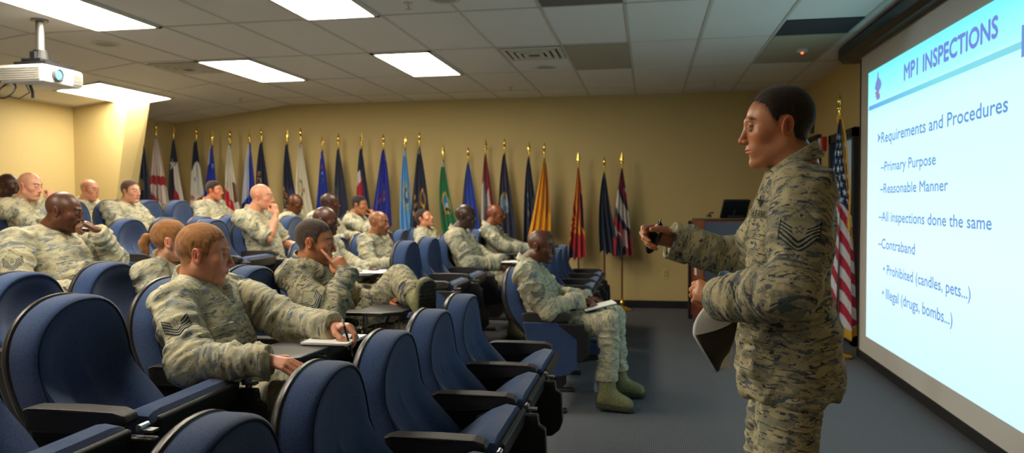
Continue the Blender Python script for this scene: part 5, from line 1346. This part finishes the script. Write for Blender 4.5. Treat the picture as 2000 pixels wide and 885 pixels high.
seated('heavy', 'heavy man with shaved head resting his mouth on his fist at the left', 4, 3.86, rank='msgt', rank_s=.050, rank_t=.55, h=.010, hh=.0038, handh=.0045, amp=.010, skin=BR2, dark=True, hair='bald', shadow=.35, brow='#150d08', full=1.0, iris='#160e08', flush=.2, lip=(.8, .6, .55), beard=.3, beardc='#1a100a', fat=.045,
    head=(.250, .0, 1.035), hyaw=math.radians(18), hpitch=math.radians(10), neck=(.155, -.01, 0.933), shc=(.14, -.02, 0.867), sh=.215, pelvis=(.27, 0, .45),
    WL=(.425, .055, .925), poleL=(.9, .5, -.9), handL='loosefist', dirL=(-.62, -.35, .52), backL=(.55, .25, .75), WR=(.49, -.24, .60), poleR=(-.5, -.6, -.4), handR='relaxed')
seated('forearm', 'bald man in short sleeves holding his hand to his face before the navy flag', 4, 6.22, rank='tsgt', rank_s=.045, h=.011, hh=.0045, handh=.005, short=True, skin='#d09374', hair='bald', shadow=.15, hairc='#6a5040', full=.4, flush=.6,
    head=(.215, .0, 1.135), hyaw=math.radians(10), hpitch=math.radians(2), neck=(.13, 0, 1.013), shc=(.14, 0, 0.947), sh=.20, fat=.01,
    WR=(.365, -.03, .990), poleR=(.35, -.35, -1), handR='fist', dirR=(-.25, .10, .95), backR=(.85, -.45, .3), WL=(.50, .18, .68), poleL=(-.3, .6, -.6))
seated('beard', 'dark-skinned bearded man with hands clasped over a white paper in the third row', 3, 5.66, h=.012, hh=.0045, handh=.005, skin=BR1, dark=True, hair='bald', shadow=.2, beard=.6, beardc='#0d0907', brow='#0d0806', full=.5, flush=.1, iris='#120b07', nose=1.2, lip=(.9, .65, .6),
    head=(.225, -.04, 1.105), hyaw=math.radians(5), neck=(.14, -.03, 0.983), shc=(.145, 0, 0.917), fat=.015, WR=(.54, -.12, .70), handR='loosefist', WL=(.56, .06, .72), handL='loosefist', dirL=(.7, -.7, 0), poleL=(-.3, .7, -.6))
seated('lean', 'light brown bald man with goatee facing right in the third row', 3, 6.85, h=.012, hh=.0048, skin='#9a6442', dark=True, hair='bald', shadow=.2, beard=.5, beardc='#20140d', brow='#1a100a', browk=.95, flush=.2, head=(.24, -.06, 1.055), hyaw=math.radians(-14), neck=(.16, -.04, 0.943), shc=(.16, 0, 0.882), fat=.008)
seated('glasses', 'bald dark-skinned man with glasses writing in the aisle seat of the front row', 1, 5.27, rank='msgt', rank_s=.05, rank_t=.5, mat=camo_soft, h=.009, hh=.0042, handh=.0045, skin=BR2, dark=True, hair='bald', shadow=.3, brow='#120b07', flush=.15, beard=.35, beardc='#140c08', iris='#120b07',
    head=(.225, -.02, 1.105), hyaw=math.radians(-12), hpitch=math.radians(8), neck=(.125, -.04, 1.003), shc=(.13, -.06, 0.932), sh=.19, pelvis=(.24, 0, .52),
    WR=(.50, -.10, .745), poleR=(-.5, -.5, -.6), handR='pen', dirR=(.95, .1, -.1), backR=(0, -.2, 1), WL=(.53, .12, .73), handL='relaxed',
    KR=(.705, -.14, .605), KL=(.72, .16, .60), AR=(.69, -.16, .13), AL=(.76, .20, .13), toeR=(1, -.12, -.06), toeL=(1, .0, -.04))
seated('paper', 'bald very dark-skinned man holding a white paper in the second row past the aisle', 2, 6.88, rank='tsgt', h=.012, hh=.0045, handh=.005, skin='#3f2a20', dark=True, hair='bald', shadow=.2, brow='#0d0806', flush=.1, iris='#0d0806', beard=.3, beardc='#0d0806', nose=1.15,
    head=(.205, .0, 1.115), hyaw=math.radians(-8), neck=(.12, 0, 0.993), shc=(.135, 0, 0.922), sh=.20, fat=.012, WR=(.52, -.13, .69), handR='loosefist', WL=(.54, .08, .70), handL='loosefist', dirL=(.8, -.5, 0))
seated('arms', 'bald brown-skinned man with forearms on the writing tablet, farthest right in the second row', 2, 8.28, rank='tsgt', h=.013, hh=.005, skin='#7c4529', dark=True, hair='bald', shadow=.25, brow='#150d08', flush=.25, head=(.205, .03, 1.110), hyaw=math.radians(-6), neck=(.12, .03, 0.993), shc=(.13, 0, 0.922), sh=.19, WR=(.60, -.10, .72), WL=(.60, .12, .72))
seated('fist2', 'man with short dark hair and fist at his mouth before the red and navy flag', 4, 8.55, h=.014, hh=.005, handh=.0055, skin='#a06a48', hair='short', hairc='#1b130e', hairt=.003, hairtop=.004, brow='#150d08', head=(.215, -.03, 1.05), hyaw=math.radians(0), hpitch=math.radians(5), neck=(.13, -.02, 0.933), shc=(.14, 0, 0.872),
    WR=(.41, -.02, .935), poleR=(.5, -.6, -.9), handR='loosefist', dirR=(-.5, .1, .6), backR=(.6, -.3, .6))
seated('back', 'man leaning his head back and looking up left of the green flag', 3, 8.55, h=.014, hh=.005, skin='#c48564', hair='short', hairc='#2a1c14', hairt=.004, hairtop=.006, beard=.2, head=(.17, -.06, 1.06), hyaw=math.radians(-10), hpitch=math.radians(-22), neck=(.155, -.04, 0.948), shc=(.16, 0, 0.877))
seated('hidden', 'dark-skinned man mostly hidden behind the bearded man with bright collar', 4, 7.66, h=.014, hh=.0055, skin=BR1, dark=True, hair='bald', shadow=.5, head=(.215, .02, 1.075), hyaw=math.radians(30), neck=(.14, 0, 0.958), shc=(.12, 0, 0.912), sh=.20)
seated('down', 'dark-skinned man looking down before the navy flag with slanted gold letters', 5, 8.60, h=.014, hh=.005, skin='#5a3018', dark=True, hair='bald', shadow=.2, head=(.235, -.05, 1.075), hyaw=math.radians(-10), hpitch=math.radians(16), neck=(.15, -.03, 0.953), shc=(.15, 0, 0.887), lip=(.8, .5, .45))
seated('flattop', 'man with flat-top hair seated before the white bear flag', 6, 8.42, h=.014, hh=.005, skin='#c27a5a', flush=.8, hair='short', hairc='#2c1c14', hairt=.002, hairtop=.012, head=(.19, .0, 1.065), hyaw=math.radians(5), neck=(.12, 0, 0.943), shc=(.125, 0, 0.877), sh=.20)
seated('smile', 'brown-haired man smiling in front of the yellow pilaster', 6, 6.86, rank='tsgt', h=.013, hh=.0045, skin='#d59a7c', flush=.6, hair='short', hairc='#4a3524', hairc2='#6a503a', hairt=.003, hairtop=.008, head=(.21, .02, 1.035), hyaw=math.radians(-8), neck=(.135, .02, 0.913), shc=(.135, 0, 0.857), sh=.20, WR=(.50, -.12, .66), WL=(.50, .1, .66))
seated('corner', 'bald pale man seated in the last row below the wall corner', 7, 7.25, h=.014, hh=.005, skin='#d29478', flush=.7, hair='bald', shadow=.2, hairc='#5a4030', full=.4, head=(.20, .04, 1.065), hyaw=math.radians(0), hpitch=math.radians(4), neck=(.13, .03, 0.943), shc=(.13, 0, 0.882))
seated('fist3', 'balding pale man with his fist at his mouth near the left edge', 6, 5.62, rank='tsgt', h=.012, hh=.0045, handh=.005, skin='#dca184', flush=.6, hair='bald', shadow=.12, hairc='#7a6450', full=.3, head=(.225, -.03, 1.065), hyaw=math.radians(3), hpitch=math.radians(8), neck=(.135, -.02, 0.943), shc=(.145, 0, 0.882), sh=.20,
    WR=(.42, -.02, .945), poleR=(.5, -.5, -.9), handR='fist', dirR=(-.15, .15, .9), backR=(.8, -.3, .2), WL=(.46, .16, .78), poleL=(.2, .8, -.6), handL='loosefist')
seated('edge', 'dark-skinned man with open mouth cut by the left edge in the last row', 7, 6.25, h=.014, hh=.0048, skin='#4a2c1f', dark=True, hair='bald', shadow=.4, beard=.5, beardc='#0d0907', head=(.21, -.03, 1.09), hyaw=math.radians(14), neck=(.13, 0, 0.968), shc=(.13, 0, 0.902))

# glasses
def glasses(A, dark=True):
    hd, Rh = A['hd'], A['Rh']; m = MB()
    L_ = lambda x, y, z: tuple(hd + Rh @ np.array((x, y, z)))
    for s in (1, -1):
        m.tube([L_(.1065 - .004 * abs(math.cos(t)), s * (.033 + .022 * math.cos(t)), .008 + .0165 * math.sin(t)) for t in np.linspace(0, 2 * PI, 22)], .0016, 6)
        m.tube([L_(.100, s * .056, .012), L_(.05, s * .077, .012), L_(-.01, s * .080, .014)], .0018, 6)
    m.tube([L_(.106, .011, .012), L_(.109, 0, .015), L_(.106, -.011, .012)], .0016, 6)
    m.build('glasses', dark_m, A['root'], True)
glasses(P_['glasses'])
# finger nails and tapes of the nearest figures
def tapes(A, txt, side, name='name_tape', up=.30, out=.075, w=.052, z=.012):
    T, pel, N = A['T'], A['pel'], A['N']; L = np.linalg.norm(N - pel)
    c = pel + T @ np.array((.10, side * out, L - up)); n = T @ np.array((.95, side * .30, .08)); n /= np.linalg.norm(n)
    up_ = T[:, 2] - n * (T[:, 2] @ n); up_ /= np.linalg.norm(up_); a = np.cross(up_, n)
    tape_text(A, txt, c, a, up_, n, w, z, name)
    return c, a, up_, n
sp_ = P_['speaker'] = spk_
c, a_, u_, n_ = tapes(sp_, 'U.S. AIR FORCE', 1, up=.150, out=.092, w=.060, z=.0125)
def front_bits(A, mat, pockets=True):
    T, pel, N = A['T'], A['pel'], A['N']; L = np.linalg.norm(N - pel)
    def sp(x, y, z, nx, ny):
        c = pel + T @ np.array((x, y, z)); n = T @ np.array((nx, ny, 0.)); n /= np.linalg.norm(n); return c, np.cross(T[:, 2], n), T[:, 2], n
    pocket(A, A['bvh'], *sp(.10, 0, L - .27, 1, 0), .020, .150, 'placket', mat, .005)
    if pockets:
        for s in (1, -1):
            pocket(A, A['bvh'], *sp(.09, s * .080, L - .245, .93, s * .36), .052, .062, 'chest_pocket', mat, .004)
            pocket(A, A['bvh'], *sp(.09, s * .080, L - .200, .93, s * .36), .054, .020, 'pocket_flap', mat, .008)
# badge over the tape, pocket flap and sleeve cuff details on the speaker
def badge(A, s, c, a, u, n, w, hgt): tape_text(A, s, c, a, u, n, w, hgt, 'badge', '#8d8a70')
def bfn(kind):
    def f(a, b):
        C = np.tile(np.array(srgb('#23282f')), (len(a), 1)); r = np.hypot(a, b * 1.0)
        v = (np.hypot(a, b) < .55) & (np.hypot(a, b) > .30) | ((np.abs(a) < .14) & (b > -.8)) | ((np.abs(b - .1 - .35 * np.abs(a)) < .16) & (np.abs(a) < .98))
        return C, v
    return f
v, q, C = decal(sp_['bvh'], c + u_ * .034, a_, u_, n_, .022, .018, 26, 22, bfn(0), .0026)
if len(q): from_np('badge', v, q, patch_m, sp_['root'], True, col=C)
def pocket(A, bv, c, a, u, n, w, hgt, name, mat, thick=.006, flap=0):
    A_, B_ = np.meshgrid(np.linspace(-1, 1, 22), np.linspace(-1, 1, 26)); A_, B_ = A_.ravel(), B_.ravel()
    pts = [c + a * x * w + u * y * hgt for x, y in zip(A_, B_)]
    e = np.minimum(np.minimum(1 - np.abs(A_), 1) * w, (1 - np.abs(B_)) * hgt); off = np.clip(e / .004, 0, 1)
    H = project(bv, pts, n, .0005, .16); ok = near_plane(H, pts, n); V = np.array([h if h is not None else p for h, p in zip(H, pts)])
    V = V + n * ((off * thick * (1 if not flap else 1))[:, None] - .002)
    I = np.arange(22 * 26).reshape(26, 22); Q = np.stack([I[:-1, :-1], I[:-1, 1:], I[1:, 1:], I[1:, :-1]], -1).reshape(-1, 4); Q = Q[ok[Q].all(1)]
    if len(Q) < 430: return
    rest = np.stack([A_ * w, 0 * A_, B_ * hgt], 1) + 1.3
    from_np(name, V, Q, mat, A['root'], True, rest=rest)
for k_ in ('red', 'cheek', 'heavy', 'glasses', 'paper', 'forearm'): front_bits(P_[k_], camo if k_ == 'cheek' else camo_soft)
pocket(sp_, sp_['bvh'], sp_['pel'] + sp_['T'] @ np.array((.10, 0, np.linalg.norm(sp_['N'] - sp_['pel']) - .30)), -sp_['T'][:, 1] * -1, sp_['T'][:, 2], sp_['T'][:, 0], .020, .24, 'placket', camo, .005)
T, pel, N = sp_['T'], sp_['pel'], sp_['N']; L = np.linalg.norm(N - pel)
def spot(x, y, z, nx, ny):
    c = pel + T @ np.array((x, y, z)); n = T @ np.array((nx, ny, 0)); n /= np.linalg.norm(n); u = T[:, 2]; return c, np.cross(u, n), u, n
pocket(sp_, sp_['bvh'], *spot(.09, .085, L - .255, .9, .42), .060, .072, 'chest_pocket', camo, .004)
pocket(sp_, sp_['bvh'], *spot(.09, .085, L - .200, .9, .42), .062, .026, 'pocket_flap', camo, .008)
pocket(sp_, sp_['bvh'], *spot(.09, .115, .015, .75, .66), .072, .085, 'hip_pocket', camo, .004)
HL_, KL_, HR_, KR_ = sp_['legs']
lf = limb_frame(HL_, KL_, sp_['Wd']((0, 1, 0))); ud = (HL_ - KL_) / np.linalg.norm(HL_ - KL_)
for zz, hh_, th_, nm in ((.42, .085, .008, 'cargo_pocket'), (.26, .030, .013, 'pocket_flap')):
    cc = HL_ + (KL_ - HL_) * zz; n = sp_['Wd']((.25, 1, 0)); n = n / np.linalg.norm(n); pocket(sp_, sp_['bvhL'], cc, np.cross(ud, n), ud, n, .080, hh_, nm, camo, th_)
red = P_['red']
tapes(red, 'U.S. AIR FORCE', 1, up=.150, out=.050, w=.044, z=.010)

# ------------------------------------------------------------------ things held or lying about
def obj_empty(name, loc, R=None):
    o = bpy.data.objects.new(name, None); COL.objects.link(o)
    M = Matrix.Identity(4)
    if R is not None:
        for i in range(3):
            for j in range(3): M[i][j] = R[i][j]
    M.translation = Vector(loc); o.matrix_world = M; o.empty_display_size = .05; return o
def grip_frame(A, hand, off=(.07, 0, -.03)):
    W, F, side, ch, s = A['hand' + hand]; return A['org'] + W + F @ (np.array(off) * s), F, side
# pens
def pen(A, hand, lab, tilt=None):
    W, F, side, ch, s = A['hand' + hand]; tip_i = A['org'] + W + F @ (ch[0][0][-1] * s); tip_t = A['org'] + W + F @ (ch[4][0][-1] * s)
    c = (tip_i + tip_t) / 2; d = np.array(tilt); d = d / np.linalg.norm(d); R = frame(d, (0, 1, .01)); r = obj_empty('pen', c, R); tag(r, lab, 'pen')
    m = MB(); m.cyl((-.035, 0, 0), (.075, 0, 0), .0045, .0045, 12); m.build('barrel', remote_m, r, True)
    m = MB(); m.cyl((-.052, 0, 0), (-.035, 0, 0), .0008, .0042, 12); m.build('tip', hinge_m, r, True)
    m = MB(); m.cyl((.075, 0, 0), (.098, 0, 0), .0046, .0046, 12); m.cyl((.098, 0, 0), (.103, 0, 0), .0025, .0025, 8); m.build('cap', new_mat('cream_cap', srgb('#d8cfb0'), .4) if 'cream_cap' not in MATS else MATS['cream_cap'], r, True)
pen(red, 'L', 'black pen with a pale cap in the writing hand of the red-haired man', (-.22, -.10, .95))
pen(P_['glasses'], 'R', 'thin pen in the hand of the man with glasses', (-.45, -.1, .85))
def pad(name, loc, rz, lx, ly, lab, cat, tilt=0, th=.010, cover=None, grp=None):
    r = empty(name, loc, rz); tag(r, lab, cat, grp); r.rotation_euler = (0, tilt, rz)
    m = MB(); n = 5
    for k in range(n): m.box((.001 * math.sin(k * 2), .001 * math.cos(k * 3), th * (k + .5) / n), (lx, ly, th / n * .8), rot=Matrix.Rotation(.01 * math.sin(k * 1.7), 3, 'Z'))
    m.build('pages', paper_m, r)
    if cover:
        m = MB(); m.box((0, 0, -.002), (lx + .008, ly + .008, .003), bev=.001); m.build('cover', cover, r)
    return r
TZ = .17 + .708
pad('notepad', (-1.885 + .675, 2.77, TZ + .003), .0, .19, .20, 'white notepad on the tablet under the red-haired man writing hand', 'notepad')
pad('notepad', (-.96 + .63, 5.20, .700), .25, .22, .16, 'white notepad on the thigh of the man with glasses', 'notepad', tilt=-.22, cover=remote_m)
pad('paper_sheet', (-2.74 + .62, 5.60, TZ + .003), .1, .22, .28, 'white paper on the tablet of the bearded man in the third row', 'paper', th=.006)
pad('paper_sheet', (-1.845 + .64, 6.84, .17 + .70), -.1, .23, .22, 'white paper held by the very dark-skinned man in the second row', 'paper', th=.006)
# folded papers in the speaker's near hand: a rolled stack with a dark back, curling at the bottom
hw = sp_['org'] + sp_['WL']; 
r = obj_empty('folded_papers', hw); tag(r, 'curled white papers with a dark back sheet in the near hand of the standing man', 'papers')
def sheet(edge, yoff, mat, name, th):
    """edge(t) -> left x, right x, z"""
    nu, nvv = 14, 26; vs = []
    for j in range(nvv):
        t = j / (nvv - 1); xl, xr, z = edge(t)
        for i in range(nu):
            s = i / (nu - 1); vs.append((xl + (xr - xl) * s, yoff + .030 * (s - .4) ** 2 - .035 * math.sin(t * PI) * (1 - s * .6) + .02 * s, z + .012 * s * t))
    fs = [(j * nu + i, j * nu + i + 1, (j + 1) * nu + i + 1, (j + 1) * nu + i) for j in range(nvv - 1) for i in range(nu - 1)]
    m = MB(); m.add(vs, fs); o = m.build(name, mat, r, True); md = o.modifiers.new('s', 'SOLIDIFY'); md.thickness = th; return o
def edge_white(t):
    return (-.035 - .045 * math.sin(min(1, t * 2.6) * PI / 2) + .065 * max(0, t - .45) / .55 - .004, .045 - .02 * t, -.010 - .205 * t)
def edge_dark(t):
    t2 = .24 + .76 * t; x = edge_white(t2)
    return (x[0] + .005, x[1] - .03 * t * t + .006, x[2] + .002)
sheet(edge_white, .0, paper_m, 'white_sheet', .003)
sheet(edge_dark, -.006, folder_m, 'dark_back_sheet', .0012)
m = MB(); R_ = Matrix.Rotation(.2, 3, 'Y'); vs = []
for j in range(10):
    t = j / 9
    for i in range(12):
        s = i / 11; a = s * PI * .9; vs.append((-.004 + .020 * math.cos(a) * -1 + .018 * t, .050 + .018 * math.sin(a), -.01 + .085 * t - .012 * (s - .5) ** 2 * 4))
m.add(vs, [(j * 12 + i, j * 12 + i + 1, (j + 1) * 12 + i + 1, (j + 1) * 12 + i) for j in range(9) for i in range(11)])
o = m.build('rolled_top', paperb_m, r, True); md = o.modifiers.new('s', 'SOLIDIFY'); md.thickness = .0015
# remote in the far hand
g, F, side = grip_frame(sp_, 'R', (.072, .004, -.030))
R = np.stack([F[:, 1], F[:, 0], -F[:, 2]], 1); r = obj_empty('presentation_remote', g, R); tag(r, 'black presentation remote with a small yellow-green button in the raised hand', 'remote control')
v, q = nets(lambda P: smin(ell(P, (-.018, 0, 0), (.046, .019, .014)), ell(P, (.030, 0, .003), (.030, .015, .012)), .02), (-.075, -.035, -.03), (.075, .035, .03), .003)
from_np('body', v, q, remote_m, r, True)
m = MB(); m.lathe([(0, .0), (.006, 0), (.006, .006), (0, .008)], (.030, 0, .011), n=14); m.build('button', yellow_m, r, True)
m = MB(); m.tube([(.055 + .012 * math.cos(t), .004, .012 * math.sin(t)) for t in np.linspace(0, 2 * PI, 16)], .003); m.build('strap_loop', remote_m, r, True)
# finger ring on the speaker's near hand
W, F, side, ch, s = sp_['handL']; pts = ch[2][0]; cpt = W + F @ ((pts[1] * .55 + pts[2] * .45) * s); ax = F @ (pts[2] - pts[1]); ax /= np.linalg.norm(ax); m = MB(); Rr = frame(ax, (0, 0.1, 1))
m.tube([tuple(cpt + Rr @ np.array((0, .0108 * math.cos(t), .0108 * math.sin(t)))) for t in np.linspace(0, 2 * PI, 18)], .0016, 6); m.build('finger_ring', gold_m, sp_['root'], True)
# bags on the floor beyond the aisle
bag_m = noise_mat('black_bag_cloth', srgb('#17181b'), srgb('#26272b'), 50, .8, .5)
r = empty('backpack', (-1.55, 5.10, .17)); tag(r, 'black bag on the floor under the aisle seats of the second row', 'bag')
v, q = nets(lambda P: smin(ell(P, (0, 0, .07), (.17, .12, .085)), cap(P, (-.1, .02, .1), (.12, -.02, .08), .05), .04), (-.21, -.18, -.03), (.21, .18, .2), .012)
v = v + normals(v, q) * ((vnoise(v * 16, 3) - .5) * .03)[:, None]; v[:, 2] = np.maximum(v[:, 2], 0); from_np('body', v, q, bag_m, r, True)
m = MB(); m.tube([(-.08, -.10, .08), (-.04, -.15, .12), (.04, -.15, .12), (.08, -.10, .07)], .008); m.build('strap', bag_m, r, True)
r = empty('water_bottle', (-.36, 5.62, 0)); tag(r, 'clear plastic bottle standing on the floor under the legs of the man with glasses', 'bottle')
m = MB(); m.lathe([(0, 0), (.03, 0), (.034, .01), (.034, .14), (.028, .17), (.012, .20), (.012, .215), (0, .215)], n=20); m.build('body', new_mat('bottle_plastic', srgb('#9fb4c4'), .1, 0, .6), r, True)
m = MB(); m.lathe([(0, .215), (.015, .215), (.015, .235), (0, .235)], n=16); m.build('cap', white_m, r, True)

# ------------------------------------------------------------------ projector beam and added ambient fill
w = bpy.data.worlds.new('World'); SC.world = w; w.use_nodes = True; w.node_tree.nodes['Background'].inputs[0].default_value = (.95, .88, .78, 1); w.node_tree.nodes['Background'].inputs[1].default_value = .22  # warm ambient fill, added; it enters by the side left open behind the camera
# beam of the ceiling projector onto the screen
ld = bpy.data.lights.new('projector_beam', 'SPOT'); ld.energy = 110; ld.color = (.75, .92, 1); ld.spot_size = math.radians(28); ld.spot_blend = .2; ld.shadow_soft_size = .03
lo_ = bpy.data.objects.new('projector_beam', ld); COL.objects.link(lo_); lo_.location = (PX + .26, PY - .07, PZ)
lo_.rotation_euler = (Vector((1.87, 5.1, 1.4)) - lo_.location).to_track_quat('-Z', 'Y').to_euler()

# ------------------------------------------------------------------ camera
cam = bpy.data.cameras.new('Camera'); co = bpy.data.objects.new('Camera', cam); COL.objects.link(co); SC.camera = co
F_PX = 1470; cam.sensor_fit = 'HORIZONTAL'; cam.sensor_width = 36; cam.lens = 36 * F_PX / 2000; cam.clip_start = .05
yaw, pitch, roll = math.radians(10.22), math.radians(-1.83), math.radians(.3)
fwv = Vector((-math.sin(yaw) * math.cos(pitch), math.cos(yaw) * math.cos(pitch), math.sin(pitch)))
rt = Vector((math.cos(yaw), math.sin(yaw), 0)); upv = rt.cross(fwv)
rt2 = rt * math.cos(-roll) + upv * math.sin(-roll); up2 = upv * math.cos(-roll) - rt * math.sin(-roll)
M = Matrix.Identity(4)
for i in range(3): M[i][0] = rt2[i]; M[i][1] = up2[i]; M[i][2] = -fwv[i]
M.translation = Vector((0, 0, 1.42)); co.matrix_world = M
cam.dof.use_dof = True; cam.dof.focus_distance = 2.5; cam.dof.aperture_fstop = 3.6
SC.view_settings.view_transform = 'Standard'; SC.view_settings.look = 'None'; SC.view_settings.gamma = 1; SC.view_settings.exposure = 0.0
try: SC.view_settings.use_curve_mapping = False
except Exception: pass
